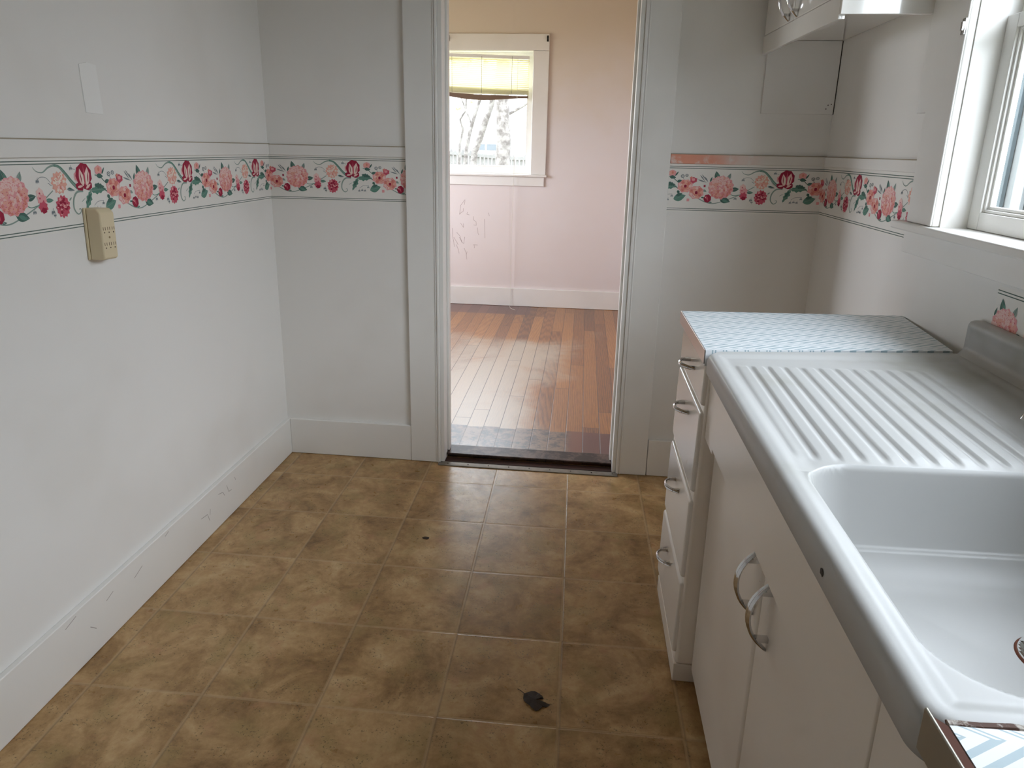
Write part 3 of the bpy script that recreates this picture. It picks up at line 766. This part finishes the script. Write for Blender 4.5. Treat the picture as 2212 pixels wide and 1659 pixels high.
# painted board fixed to the wall under the cabinet
pb = empty('wall_panel', (.77, B-.01, 1.6)); tag(pb, 'square painted board fixed to the back wall beneath the wall cabinet', 'panel')
bm = NB(); box(bm, .634, .8885, B-.013, B-.0005, 1.493, 1.742); child('board', bm, MAT['wall'], pb, bevel=.001)
bm = NB()
for a, b in ((.868, 1.525), (.879, 1.528), (.862, 1.512)):
    box(bm, a-.0015, a+.0015, B-.0136, B-.0129, b-.002, b+.002)
child('nail_holes', bm, MAT['gap'], pb)
bm = NB(); box(bm, .8887, .8915, B-.0125, B-.0008, 1.493, 1.742); child('shadow_gap', bm, MAT['gap'], pb)  # dark strip stands in for the shade inside the gap

# ------------------------------------------------------------------ left wall: outlet tap and painted patch
ot = empty('outlet_tap', (L, 1.677, 1.114)); tag(ot, 'ivory six-way plug-in outlet adapter on the left wall, over the floral border', 'outlet')
ORot = Matrix.Rotation(math.radians(-2), 3, 'X')
def orot(bm): bmesh.ops.rotate(bm, verts=bm.verts, cent=(L, 1.677, 1.114), matrix=ORot)
bm = NB(); prism(bm, [(L+.0085, 1.047), (L+.0085, 1.180), (L+.038, 1.180), (L+.048, 1.168), (L+.048, 1.054), (L+.044, 1.047)], 1.649, 1.704, 'y'); orot(bm)
hs = child('housing', bm, MAT['outlet'], ot, bevel=.0045, seg=3)
bm = NB(); box(bm, L+.0012, L+.0084, 1.648, 1.705, 1.0465, 1.1805); orot(bm); child('back_plate', bm, MAT['outlet'], ot, bevel=.002)
for row in (1.124, 1.084):
    bm = NB()
    for c_ in range(3):
        y = 1.6595+c_*.0170
        for s_ in (-.0038, .0038): box(bm, L+.0478, L+.0484, y+s_-.0007, y+s_+.0007, row, row+.008)
        bmesh.ops.create_cone(bm, cap_ends=True, segments=10, radius1=.0019, radius2=.0019, depth=.0006,
                              matrix=Matrix.Translation((L+.0481, y, row-.006)) @ Matrix.Rotation(math.pi/2, 4, 'Y'))
    orot(bm); sub('socket_slots', bm, MAT['slot'], hs)
bm = NB(); bmesh.ops.create_cone(bm, cap_ends=True, segments=12, radius1=.0030, radius2=.0026, depth=.001, matrix=Matrix.Translation((L+.0484, 1.6765, 1.105)) @ Matrix.Rotation(math.pi/2, 4, 'Y'))
orot(bm); sub('screw', bm, MAT['screw'], hs)
bm = NB(); vv = [(1.716, 1.418), (1.781, 1.416), (1.776, 1.538), (1.741, 1.541), (1.713, 1.534)]
lo = [bm.verts.new((L+.0004, a, b)) for a, b in vv]; hi = [bm.verts.new((L+.0022, a+.0006*(1 if a < 1.75 else -1), b)) for a, b in vv]
bm.faces.new(hi); 
for i in range(5): bm.faces.new((lo[i], lo[(i+1) % 5], hi[(i+1) % 5], hi[i]))
o = obj('wall_patch', bm, paint('patch_paint', (.83, .825, .80), speck=False, amt=.1)); tag(o, 'small painted-over rectangular patch on the left wall above the border', 'patch')

# scuff marks on the left baseboard and pencil scribbles on the far wall
def strokes(name, segs, mat, fn, wid=.0012):
    bm = NB()
    for s_ in segs:
        for (a, b), (c_, d_) in zip(s_[:-1], s_[1:]):
            v = Vector((c_-a, d_-b));
            if v.length < 1e-6: continue
            nn = Vector((-v.y, v.x)).normalized()*wid/2
            bm.faces.new([bm.verts.new(fn(*p)) for p in ((a+nn.x, b+nn.y), (a-nn.x, b-nn.y), (c_-nn.x, d_-nn.y), (c_+nn.x, d_+nn.y))])
    me = bpy.data.meshes.new(name); bm.to_mesh(me); bm.free(); me.materials.append(mat)
    o = bpy.data.objects.new(name, me); COL.objects.link(o); return o
segs = []
sx = lambda px: -1.168+(px-0)*.00084*1.0; sz = lambda py: 1.045-(py)*.00061
raw = [[(285, 110), (225, 190), (210, 310), (225, 290), (262, 265), (262, 225)], [(285, 120), (275, 180)], [(320, 275), (310, 305), (345, 312)], [(400, 330), (405, 380), (435, 400), (440, 450), (400, 445)],
       [(550, 360), (556, 470), (560, 620)], [(600, 275), (617, 320)], [(455, 480), (462, 550), (475, 580)], [(110, 495), (118, 620), (140, 750)], [(170, 550), (215, 600), (245, 690), (270, 700), (280, 610)],
       [(225, 425), (265, 485), (262, 430)], [(205, 615), (245, 690)], [(130, 620), (175, 690), (190, 720)], [(165, 720), (190, 780), (205, 840)], [(275, 765), (300, 830), (310, 920)], [(315, 810), (300, 860)],
       [(400, 715), (460, 715)], [(410, 715), (415, 760)], [(60, 430), (70, 560)]]
segs = [[(-1.168+(px-32)*.000327*1.0 if 0 else -1.1675+(px-32)*.0003085*2.0/1.0*.5*1.0, 0) for px, py in s_] for s_ in []]
# zoomed px -> wall metres (crop 960..1160 x 420..680 magnified 6.38 times, about 505 px per metre on that wall)
cv = lambda px, py: (-1.168+(px-35)/6.38/247., .963-(py-50)/6.38/247.*.995)
segs = [[cv(*p) for p in s_] for s_ in raw]
o = strokes('scribbles', segs, plain('pencil', (.28, .20, .19), .8), lambda a, b: (a, FAR-.0006, b), .0022)
o.parent = bpy.data.objects['wall_far']; o['kind'] = 'stuff'; o.name = 'pencil_marks'
segs = [[(2.10, .125), (2.13, .118), (2.14, .10)], [(2.16, .13), (2.17, .10), (2.19, .098)], [(2.22, .135), (2.225, .12)], [(1.98, .095), (2.02, .09), (2.03, .06)], [(2.04, .10), (2.035, .08)], [(1.62, .11), (1.66, .125)], [(1.50, .12), (1.53, .13)], [(1.43, .09), (1.45, .07)], [(1.35, .145), (1.39, .155)], [(1.78, .15), (1.80, .156)]]
o = strokes('scuff_marks', segs, plain('scuff', (.42, .39, .37), .8), lambda a, b: (L+BTK+.0005, a, b), .0022)
o.parent = bpy.data.objects['baseboard_left']; o['kind'] = 'stuff'

# ------------------------------------------------------------------ dead leaf and flake on the floor
lf = empty('dry_leaf', (-.06, 1.42, 0)); tag(lf, 'dark curled dead leaf lying on the tile floor in the foreground', 'leaf')
n = N('dead_leaf'); n.color(n.mix(n.noise(90, 4), (.020, .011, .007), (.055, .034, .020))); n.rough(.65)
from math import sin, cos
outl = [(470, 680), (560, 650), (700, 590), (820, 575), (920, 610), (970, 640), (990, 675), (1060, 700), (1110, 800), (1060, 770), (1000, 800), (950, 800), (905, 850), (1000, 900), (1120, 950), (1200, 930), (1230, 990), (1340, 990), (1290, 1040), (1200, 1085), (1110, 1070), (1060, 1120), (1010, 1180), (940, 1230), (880, 1240), (820, 1190), (740, 1140), (700, 1070), (640, 1040), (560, 1000), (500, 930), (470, 850)]
# crop px -> floor metres (crop 1100..1220 at x15.08; about 790 px per metre across, 560 in depth here)
lc = lambda px, py: (-.096+(px-460)/15.08/822., 1.4395-(py-680)/15.08/ 700.)
bm = NB(); ctr = bm.verts.new((*lc(820, 870), .006)); ring = []
mid = []
for i, p in enumerate(outl):
    a, b = lc(*p); ring.append(bm.verts.new((a, b, .002+.003*abs(sin(i*.8))*R.uniform(.6, 1))))
    cx0, cy0 = lc(820, 870); mid.append(bm.verts.new(((a+cx0)/2, (b+cy0)/2, .004+.001*R.random())))
for i in range(len(ring)):
    j = (i+1) % len(ring)
    bm.faces.new((ring[i], ring[j], mid[j], mid[i])); bm.faces.new((mid[i], mid[j], ctr))
o = child('blade', bm, n.m, lf); s_ = o.modifiers.new('s', 'SOLIDIFY'); s_.thickness = .0006
bm = NB(); a, b = lc(480, 690); c1, d1 = lc(260, 530); sweep(bm, [(a+.01, b-.004, .005), (a, b, .004), ((a+c1)/2, (b+d1)/2+.001, .003), (c1, d1, .0015)], circ(.0009, 6)); child('stem', bm, n.m, lf)
FLX, FLY = -.507, 2.116
bm = NB(); vs_ = [bm.verts.new((FLX+.016*cos(t)*R.uniform(.7, 1), FLY+.010*sin(t)*R.uniform(.6, 1), .0012+.0012*R.random())) for t in [i*2*math.pi/9 for i in range(9)]]
bm.faces.new(vs_); o = obj('leaf_fragment', bm, n.m); s_ = o.modifiers.new('s', 'SOLIDIFY'); s_.thickness = .0006; s_.offset = 0
tag(o, 'tiny brown leaf flake on the tile floor between the dead leaf and doorway', 'leaf')

# ------------------------------------------------------------------ floral wallpaper border
PAL = dict(paper=(.80, .78, .735), line=(.10, .15, .125), salmon=(.72, .26, .21), peach=(.80, .42, .34), pink=(.78, .36, .37), lpink=(.84, .58, .54),
           rose=(.58, .10, .15), crimson=(.33, .022, .055), cream=(.84, .74, .64), green=(.12, .26, .205), dgreen=(.075, .155, .13), ggreen=(.27, .35, .31), gray=(.22, .255, .27))
PK = list(PAL); PM = [plain('border_'+k, v, .65, spec=.2) for k, v in PAL.items()]
def Q(x, y):  # crop pixel -> (s, v) metres from the hydrangea's middle and above the lower line
    return ((x-1030)/2461., (596+.036*(x-705)-y+28)/2586.)
def motif():
    """list of (layer, colour, polygon[(s, v)])"""
    out = []; rr = random.Random(3)
    def poly(c, pts, lay=1): out.append((lay, PK.index(c), [Q(*p) for p in pts]))
    def blob(c, x, y, rx, ry, lay=1, n=14, jag=.08, rot=0.):
        pts = []
        for i in range(n):
            a = 2*math.pi*i/n; k = 1+jag*(1 if i % 2 else -1)+rr.uniform(-jag, jag)*.4
            u, v = rx*k*cos(a), ry*k*sin(a); pts.append((x+u*cos(rot)-v*sin(rot), y+u*sin(rot)+v*cos(rot)))
        poly(c, pts, lay)
    def ribbon(c, pts, ws, lay=1):
        n = len(pts)
        for i in range(n-1):
            (a, b), (c2, d) = pts[i], pts[i+1]; v = Vector((c2-a, d-b)); nn = Vector((-v.y, v.x)).normalized()
            w0, w1 = ws[i]/2, ws[i+1]/2
            poly(c, [(a+nn.x*w0, b+nn.y*w0), (a-nn.x*w0, b-nn.y*w0), (c2-nn.x*w1, d-nn.y*w1), (c2+nn.x*w1, d+nn.y*w1)], lay)
    def curve(c, ctl, w0, w1, lay=1, n=16):
        pts = []
        m = len(ctl)-1
        P = [ctl[0]]+list(ctl)+[ctl[-1]]
        for s_ in range(m):
            p0, p1, p2, p3 = P[s_], P[s_+1], P[s_+2], P[s_+3]
            for k in range(5):
                t = k/5; f = lambda a, b, c_, d: .5*((2*b)+(-a+c_)*t+(2*a-5*b+4*c_-d)*t*t+(-a+3*b-3*c_+d)*t**3)
                pts.append((f(p0[0], p1[0], p2[0], p3[0]), f(p0[1], p1[1], p2[1], p3[1])))
        pts.append(ctl[-1]); N1 = len(pts)
        ws = [w0+(w1-w0)*i/(N1-1) for i in range(N1)]; ribbon(c, pts, ws, lay)
    def leaf(c, x0, y0, x1, y1, wd, lay=1, vein=None, jag=0):
        d = Vector((x1-x0, y1-y0)); nn = Vector((-d.y, d.x)).normalized(); A, Bp = [], []
        for i in range(9):
            t = i/8; h = wd/2*math.sin(math.pi*min(1, t**.8))*(1+jag*(1 if i % 2 else -1))
            p = Vector((x0, y0))+d*t; A.append((p.x+nn.x*h, p.y+nn.y*h)); Bp.append((p.x-nn.x*h, p.y-nn.y*h))
        poly(c, A+Bp[::-1], lay)
        if vein: ribbon(vein, [(x0, y0), (x1, y1)], [3, 1.5], lay+1)
    def rose(x, y, r):
        blob('pink', x, y, r, r*.95, 4, 16, .07)
        for i in range(9):
            a = i*.7; blob(rr.choice(['peach', 'lpink', 'salmon']), x+r*.6*cos(a), y+r*.58*sin(a), r*.34, r*.26, 5, 9, .08, a)
        blob('salmon', x, y, r*.5, r*.46, 6, 10, .08); blob('peach', x-r*.08, y-r*.1, r*.36, r*.3, 7, 9)
        blob('crimson', x+r*.02, y+r*.02, r*.2, r*.24, 8, 8)
        for i in range(4):
            a = .5+i*1.5; curve('rose', [(x+r*.75*cos(a), y+r*.75*sin(a)), (x+r*.55*cos(a+.5), y+r*.6*sin(a+.5)), (x+r*.5*cos(a+1.1), y+r*.45*sin(a+1.1))], 4, 1.5, 9)
    def carnation(x, y, rx, ry, a_, b_, c_, d_):
        blob(a_, x, y, rx, ry, 4, 26, .10)
        for i in range(22):
            a = rr.uniform(0, 6.28); k = math.sqrt(rr.random())*.78
            blob(rr.choice([b_, c_, b_]), x+rx*k*cos(a), y+ry*k*sin(a), rx*.2, ry*.16, 5, 8, .2, a)
        for i in range(11):
            a = rr.uniform(0, 6.28); k = math.sqrt(rr.random())*.7
            blob(d_, x+rx*k*cos(a), y+ry*k*sin(a), rx*.16, ry*.045, 6, 6, .1, a)
    def bell(x, y, s_=1., dy=1):
        for k in (-1, 0, 1): leaf('gray', x+k*7*s_, y, x+k*12*s_, y+dy*26*s_, 9*s_, 2)
        curve('gray', [(x, y), (x+6*s_, y-dy*14*s_)], 3, 2, 2)
    def berry(x, y, r):
        blob('gray', x, y, r, r, 3, 12, .02); blob('paper', x, y, r*.55, r*.55, 4, 10, .02); blob('dgreen', x, y, r*.28, r*.28, 5, 8, .05)
    # stems
    curve('ggreen', [(820, 500), (900, 545), (980, 560), (1080, 530), (1200, 480), (1290, 425), (1330, 400)], 9, 7, 1)
    curve('green', [(1120, 470), (1150, 485), (1200, 478)], 6, 5, 1)
    # hydrangea with leaves
    leaf('dgreen', 1000, 340, 975, 245, 48, 2, 'ggreen'); leaf('green', 1015, 330, 990, 262, 20, 3)
    leaf('ggreen', 1085, 335, 1108, 268, 34, 2, 'dgreen')
    leaf('dgreen', 1120, 430, 1195, 420, 42, 2, 'ggreen'); leaf('dgreen', 1030, 515, 1125, 545, 60, 2, 'ggreen'); leaf('green', 1050, 520, 1110, 552, 26, 3)
    leaf('dgreen', 930, 350, 945, 300, 16, 2); leaf('ggreen', 870, 425, 905, 445, 22, 2)
    for p in ((835, 280, 885, 345, 9), (850, 275, 895, 335, 8), (818, 325, 900, 355, 11), (880, 300, 912, 352, 10)): leaf('gray', p[0], p[1], p[2], p[3], p[4], 2)
    blob('pink', 1030, 405, 112, 112, 4, 30, .05)
    for i in range(100):
        a = i*2.39996; k = math.sqrt((i+.5)/100); x, y = 1030+104*k*cos(a), 405+104*k*sin(a)
        shade_ = (y-405)/104*.6+(x-1030)/104*.25+rr.uniform(-.5, .5)
        c = 'lpink' if shade_ < -.15 else ('peach' if shade_ < .2 else ('pink' if shade_ < .45 else 'salmon'))
        ro = rr.uniform(0, 1.5); sz_ = rr.uniform(10, 13)
        for q in range(4):
            b = ro+q*math.pi/2; blob(c, x+sz_*.55*cos(b), y+sz_*.55*sin(b), sz_*.52, sz_*.44, 5+(i % 3), 6, .05, b)
        if i % 2 == 0: blob('rose' if shade_ > -.1 else 'salmon', x+rr.uniform(-6, 6), y+rr.uniform(4, 9), 5, 2.4, 8, 5, .1, rr.uniform(-1, 1))
    # dark bud
    blob('crimson', 918, 510, 34, 40, 9, 14, .05); leaf('rose', 905, 485, 925, 535, 16, 10); leaf('lpink', 895, 490, 905, 510, 8, 11); leaf('dgreen', 930, 548, 965, 548, 14, 3)
    for p in ((950, 535), (955, 555), (885, 545)): leaf('ggreen', 930, 540, p[0], p[1], 7, 3)
    # pink and crimson spire
    blob('lpink', 1226, 415, 28, 42, 4, 12, .10); blob('pink', 1236, 445, 34, 38, 5, 16, .12); blob('rose', 1238, 490, 34, 34, 6, 14, .14); blob('crimson', 1240, 512, 22, 18, 7, 10, .15)
    for i in range(8): blob(rr.choice(['lpink', 'peach', 'rose']), 1232+rr.uniform(-20, 20), 440+rr.uniform(-40, 50), 7, 6, 8, 7, .2)
    bell(1222, 325, .9); curve('gray', [(1225, 325), (1250, 312), (1290, 318), (1320, 350)], 3.5, 3, 2); bell(1168, 505, .9)
    leaf('green', 1262, 455, 1325, 458, 28, 3, 'ggreen')
    # carnations
    curve('gray', [(1300, 350), (1325, 370)], 4, 4, 2)
    carnation(1388, 355, 60, 66, 'peach', 'lpink', 'cream', 'salmon')
    carnation(1393, 505, 55, 68, 'rose', 'crimson', 'pink', 'crimson')
    bell(1308, 520, 1.0); bell(1318, 560, .7, -1); leaf('ggreen', 1450, 475, 1475, 455, 12, 3)
    leaf('gray', 1445, 400, 1510, 415, 20, 3); leaf('dgreen', 1455, 395, 1495, 408, 12, 4)
    # long scrolled leaf
    curve('ggreen', [(1203, 250), (1225, 275), (1270, 285), (1320, 258), (1365, 248)], 2, 14, 2)
    curve('green', [(1365, 248), (1410, 262), (1455, 310), (1490, 355), (1535, 400)], 15, 24, 3); curve('ggreen', [(1375, 250), (1420, 275), (1470, 335), (1525, 395)], 4, 8, 4)
    # curl
    curve('ggreen', [(1580, 425), (1525, 428), (1490, 470), (1483, 530), (1510, 568), (1538, 555), (1535, 535), (1522, 540)], 16, 3, 2)
    # striped tulip
    blob('pink', 1545, 330, 26, 34, 4, 12, .08); bell(1500, 265, .9); curve('gray', [(1505, 275), (1535, 285)], 3, 3, 2)
    blob('crimson', 1604, 325, 70, 78, 5, 18, .035); blob('crimson', 1556, 395, 36, 26, 6, 10, .06, .4); blob('crimson', 1628, 395, 40, 30, 6, 12, .06)
    leaf('lpink', 1590, 395, 1572, 280, 44, 7); leaf('lpink', 1620, 395, 1640, 275, 52, 7); leaf('cream', 1592, 385, 1578, 300, 22, 8); leaf('cream', 1622, 385, 1636, 300, 28, 8)
    leaf('crimson', 1580, 375, 1573, 295, 7, 9); leaf('crimson', 1632, 375, 1640, 300, 9, 9); leaf('rose', 1606, 400, 1606, 262, 14, 9); leaf('rose', 1648, 370, 1658, 305, 8, 9)
    leaf('lpink', 1536, 398, 1588, 392, 16, 9); leaf('lpink', 1608, 412, 1655, 385, 18, 9)
    # acanthus leaves
    leaf('green', 1650, 430, 1795, 430, 52, 2, 'ggreen', .22); leaf('dgreen', 1690, 395, 1780, 415, 34, 3, None, .25); leaf('green', 1650, 430, 1590, 555, 46, 2, 'ggreen', .25); leaf('dgreen', 1640, 450, 1605, 510, 22, 3, None, .2)
    leaf('ggreen', 1630, 400, 1660, 440, 24, 3); leaf('ggreen', 1555, 495, 1595, 470, 5, 2); curve('dgreen', [(1745, 410), (1790, 440), (1835, 475)], 7, 8, 2)
    # rosebud
    blob('pink', 1743, 302, 36, 32, 5, 12, .05); blob('peach', 1738, 298, 24, 20, 6, 10, .05); blob('salmon', 1745, 296, 10, 14, 7, 8, .05)
    leaf('dgreen', 1720, 335, 1780, 345, 34, 6, None, .1); leaf('dgreen', 1770, 330, 1800, 285, 14, 6); leaf('ggreen', 1725, 335, 1700, 330, 10, 6); curve('dgreen', [(1760, 350), (1790, 380), (1830, 400)], 6, 6, 2)
    leaf('dgreen', 1790, 385, 1840, 375, 30, 3)
    berry(1838, 332, 17); berry(1876, 326, 15); curve('gray', [(1840, 345), (1860, 375)], 3, 3, 2)
    # pair of roses
    blob('rose', 1935, 375, 28, 30, 3, 12, .12); blob('salmon', 1918, 352, 14, 16, 4, 9, .15)
    rose(1868, 428, 68); rose(1972, 492, 68); blob('rose', 1942, 372, 30, 26, 9, 12, .12); blob('pink', 1936, 366, 17, 14, 10, 8, .12)
    leaf('green', 1770, 555, 1880, 520, 72, 2, 'ggreen'); leaf('dgreen', 1790, 520, 1850, 500, 30, 3); blob('pink', 1903, 565, 15, 16, 3, 8, .15); leaf('dgreen', 1800, 470, 1820, 500, 26, 2)
    for bx_, by_ in ((1660, 550), (1690, 545), (1718, 550), (1752, 515)): bell(bx_, by_, .75)
    curve('gray', [(1665, 530), (1700, 508), (1755, 505)], 3, 3, 2)
    leaf('dgreen', 2020, 540, 2050, 545, 14, 2); blob('crimson', 2043, 430, 10, 12, 3, 8, .15)
    return out
MOTIF = motif()
def clip(poly, a, keep):
    out = []
    for i in range(len(poly)):
        p, q = poly[i], poly[(i+1) % len(poly)]
        ip, iq = (p[0] >= a) == keep, (q[0] >= a) == keep
        if ip: out.append(p)
        if ip != iq and abs(q[0]-p[0]) > 1e-9:
            t = (a-p[0])/(q[0]-p[0]); out.append((a, p[1]+(q[1]-p[1])*t))
    return out
def border(name, s0, s1, corner, hyd, rep, fn, z0, label, vmin=-.02, cuts=()):
    """paper strip from s0 to s1; fn(s, z, off) -> world"""
    bm = NB(); H = .165
    spans = [(s0, corner), (corner, s1)] if corner is not None and s0 < corner < s1 else [(s0, s1)]
    def face(pts, off, mi, a, b):
        p = clip(clip(pts, a, True), b, False)
        if len(p) < 3: return
        mid_ = (a+b)/2
        vs_ = [bm.verts.new(fn(s, z0+v, off, mid_)) for s, v in p]
        try: f = bm.faces.new(vs_); f.material_index = mi
        except ValueError: pass
    for a, b in spans:
        face([(a, -.006), (b, -.006), (b, H+.010), (a, H+.010)], .0006, 0, a, b)
        for v in (0.0005, .0070, H-.0065, H): face([(a, v-.0011), (b, v-.0011), (b, v+.0011), (a, v+.0011)], .0008, 1, a, b)
    k0, k1 = int((s0-hyd)/rep)-2, int((s1-hyd)/rep)+2
    for k in range(k0, k1+1):
        o_ = hyd+k*rep; sc = rep/.4714
        for pi_, (lay, ci, pts) in enumerate(MOTIF):
            P = [(o_+s*sc, v) for s, v in pts]
            if max(p[0] for p in P) < s0 or min(p[0] for p in P) > s1: continue
            for a, b in spans: face(P, .0009+lay*.00007+(pi_ % 17)*.0000038, ci, a, b)
    me = bpy.data.meshes.new(name); bm.to_mesh(me); bm.free()
    for m in PM: me.materials.append(m)
    o = bpy.data.objects.new(name, me); COL.objects.link(o)
    tag(o, label, 'wallpaper border', 'floral wallpaper borders'); return o
def fA(s, z, off, mid):   # left wall then back wall
    return (L+off, s, z) if mid < B else (L+(s-B), B-off, z)
def fB(s, z, off, mid):   # back wall right part then right wall
    return (s, B-off, z) if mid < W else (W-off, B-(s-W), z)
border('wallpaper_border', -.6, B+(-.712-L), B, 1.440, .474, fA, 1.1345, 'long floral wallpaper border on the left wall, reaching the doorway casing')
border('wallpaper_border', .3195, W+(B-1.9825), W, .518, .484, fB, 1.1325, 'floral wallpaper border right of the doorway, running to the kitchen window')
border('wallpaper_border', W+(B-1.537), W+(B+.6), None, W+(B-1.492), .474, lambda s, z, off, mid: (W-off, B-(s-W), z), .9145, 'cut-off floral wallpaper border under the window, behind the sink')

# ------------------------------------------------------------------ outside
n = N('winter_grass'); n.color(n.mix(n.noise(3, 5), (.20, .19, .12), (.33, .32, .2))); n.rough(.9)
bm = NB(); box(bm, -40, 30, -20, 60, -.75, -.65); obj('ground', bm, n.m, kind='structure')
n = N('bark'); n.color(n.mix(n.step(n.noise(14, 5, .7), .4, .6), (.060, .052, .047), (.135, .125, .115))); n.rough(.9); n.bump(n.noise(20, 5), .6, .01); MAT['bark'] = n.m
def tree(pts, r0_, r1_, label, limbs=(), sprigs=0, seed=1):
    rr = random.Random(seed); base = Vector(pts[0]); t_ = empty('tree', base); tag(t_, label, 'tree', 'bare trees outside the far window')
    def tube(P, ra, rb):
        bm = NB(); P = [Vector(p) for p in P]; F = []
        for i in range(len(P)-1):
            for k in range(4): F.append(P[i].lerp(P[i+1], k/4)+Vector((rr.uniform(-1, 1), rr.uniform(-1, 1), 0))*ra*.12)
        F.append(P[-1]); sweep(bm, F, circ(1, 10), upv=(0, 1, 0), scales=[ra+(rb-ra)*i/(len(F)-1) for i in range(len(F))]); return bm
    child('trunk', tube(pts, r0_, r1_), MAT['bark'], t_, smooth='auto')
    for P, a, b in limbs: child('branch', tube(P, a, b), MAT['bark'], t_, smooth='auto')
    if sprigs:
        bm = NB(); top = Vector(pts[-1])
        for i in range(sprigs):
            c = top+Vector((rr.uniform(-.6, .6), rr.uniform(-.1, .1), rr.uniform(-.9, .5))); s = .045
            d = Vector((rr.uniform(-1, 1), rr.uniform(-1, 1), rr.uniform(-.5, .5))).normalized()*s; e = d.cross(Vector((rr.uniform(-1, 1), 1, .3))).normalized()*s*.4
            bm.faces.new([bm.verts.new(c+q) for q in (-d, e, d, -e)])
        o = child('leaves', bm, plain('spring_leaf', (.42, .45, .10), .7), t_); o['kind'] = 'stuff'
tree([(-1.09, 9.5, -.65), (-1.12, 9.5, 1.2), (-1.14, 9.5, 1.97), (-1.20, 9.5, 4.2)], .115, .075, 'thick upright bare trunk in front of the picket fence', [([(-1.13, 9.5, 1.75), (-.7, 9.6, 2.0), (-.4, 9.7, 2.2)], .02, .008)])
tree([(-1.75, 10, -.65), (-1.59, 10, 1.3), (-1.36, 10, 1.95), (-1.15, 10, 2.9), (-1.0, 10, 4.4)], .055, .03, 'leaning bare trunk left of the thick trunk', [], 60, 3)
tree([(-2.0, 10.5, -.65), (-1.80, 10.5, 1.33), (-1.72, 10.5, 1.68), (-1.60, 10.5, 2.04), (-1.4, 10.5, 3.5)], .035, .02, 'slim bare trunk behind the leaning trunk', [([(-1.72, 10.5, 1.68), (-1.9, 10.5, 2.1), (-2.0, 10.5, 2.6)], .015, .006)], 60, 4)
tree([(-1.95, 10.8, -.65), (-1.96, 10.8, 1.38), (-1.90, 10.8, 1.62), (-1.95, 10.8, 1.76), (-1.86, 10.8, 1.9), (-1.8, 10.8, 3.2)], .022, .012, 'thinnest crooked bare trunk beside the slim trunk', [], 90, 5)
tree([(-2.3, 10.6, -.65), (-2.2, 10.6, 1.4), (-2.14, 10.6, 1.9), (-2.25, 10.6, 2.8)], .05, .03, 'forked bare trunk nearest the left edge of the far window', [([(-2.22, 10.6, 1.35), (-2.1, 10.6, 1.65), (-2.12, 10.6, 1.95)], .02, .012)], 120, 6)
fe = empty('picket_fence', (-1.5, 11, -.65)); tag(fe, 'weathered grey stake picket fence across the yard outside the far window', 'fence')
n = N('weathered_picket'); n.color(n.mix(n.noise(9, 4), (.10, .098, .09), (.16, .155, .15))); n.rough(.9)
pr_ = NB(); rr = random.Random(11)
for i in range(86):
    x = -4.2+i*.062; top = 1.315-.063*(x+2.19)/.7+rr.uniform(-.02, .03) if x < -1.0 else 1.235+rr.uniform(-.02, .03)
    bm = NB(); prism(bm, [(x, -.65), (x+.05, -.65), (x+.05, top-.03), (x+.025, top+.02), (x, top-.03)], 11.0, 11.02, 'y'); child('picket', bm, n.m, fe)
for z in (1.20, -.2):
    bm = NB(); prism(bm, [(-4.2, z+.18), (-1.2, z-.02), (1.15, z-.02), (1.15, z+.03), (-1.2, z+.03), (-4.2, z+.23)], 10.97, 10.998, 'y'); child('rail', bm, n.m, fe)
ho = empty('house', (-3.4, 22, -.65)); tag(ho, 'pale neighbouring house beyond the picket fence', 'house')
bm = NB(); box(bm, -7, -1.0, 22, 28, -.65, 2.0); child('walls', bm, plain('pale_siding', (.75, .75, .72), .8), ho)
bm = NB(); prism(bm, [(-7.4, 2.0), (-.6, 2.0), (-4.0, 3.6)], 21.7, 28.3, 'y'); child('roof', bm, plain('roof', (.45, .45, .45), .9), ho)
for x0, x1 in ((-3.40, -3.18), (-3.12, -2.82)):
    bm = NB(); box(bm, x0, x1, 21.96, 21.998, 1.28, 1.47); child('window', bm, plain('dark_pane', (.06, .07, .08), .3), ho, bevel=.004)
# neighbour's shed by the kitchen window; unseen lower run added to block low sky
nb = empty('neighbour_shed_and_screen', (3.4, 0, -.65)); tag(nb, 'blue-grey vertical board siding of the shed outside the kitchen window, plus an added unseen light-blocking run', 'shed')
rr = random.Random(5); fm = [plain('board_a', (.085, .105, .112), .8), plain('board_b', (.030, .045, .052), .8), plain('board_c', (.15, .165, .17), .8), plain('board_d', (.11, .12, .12), .8)]
k = 0; y = -5.0
while y < 6.6:
    wd = rr.choice((.09, .12, .15)); bm = NB(); x = 3.0+(.03 if k % 2 else 0)
    box(bm, x, x+.025, y, y+wd-.004, -.65, 2.6 if y > 1.6 else 1.98); child('board', bm, fm[rr.choice((0, 1, 2, 3, 2))], nb); y += wd; k += 1
bm = NB(); box(bm, 3.056, 4.4, 1.6, 6.6, -.65, 2.55); child('walls', bm, fm[3], nb)
bm = NB(); box(bm, 3.056, 3.12, -5, 1.6, 1.5, 1.6); child('rail', bm, fm[3], nb)  # rail of the unseen light-blocking run
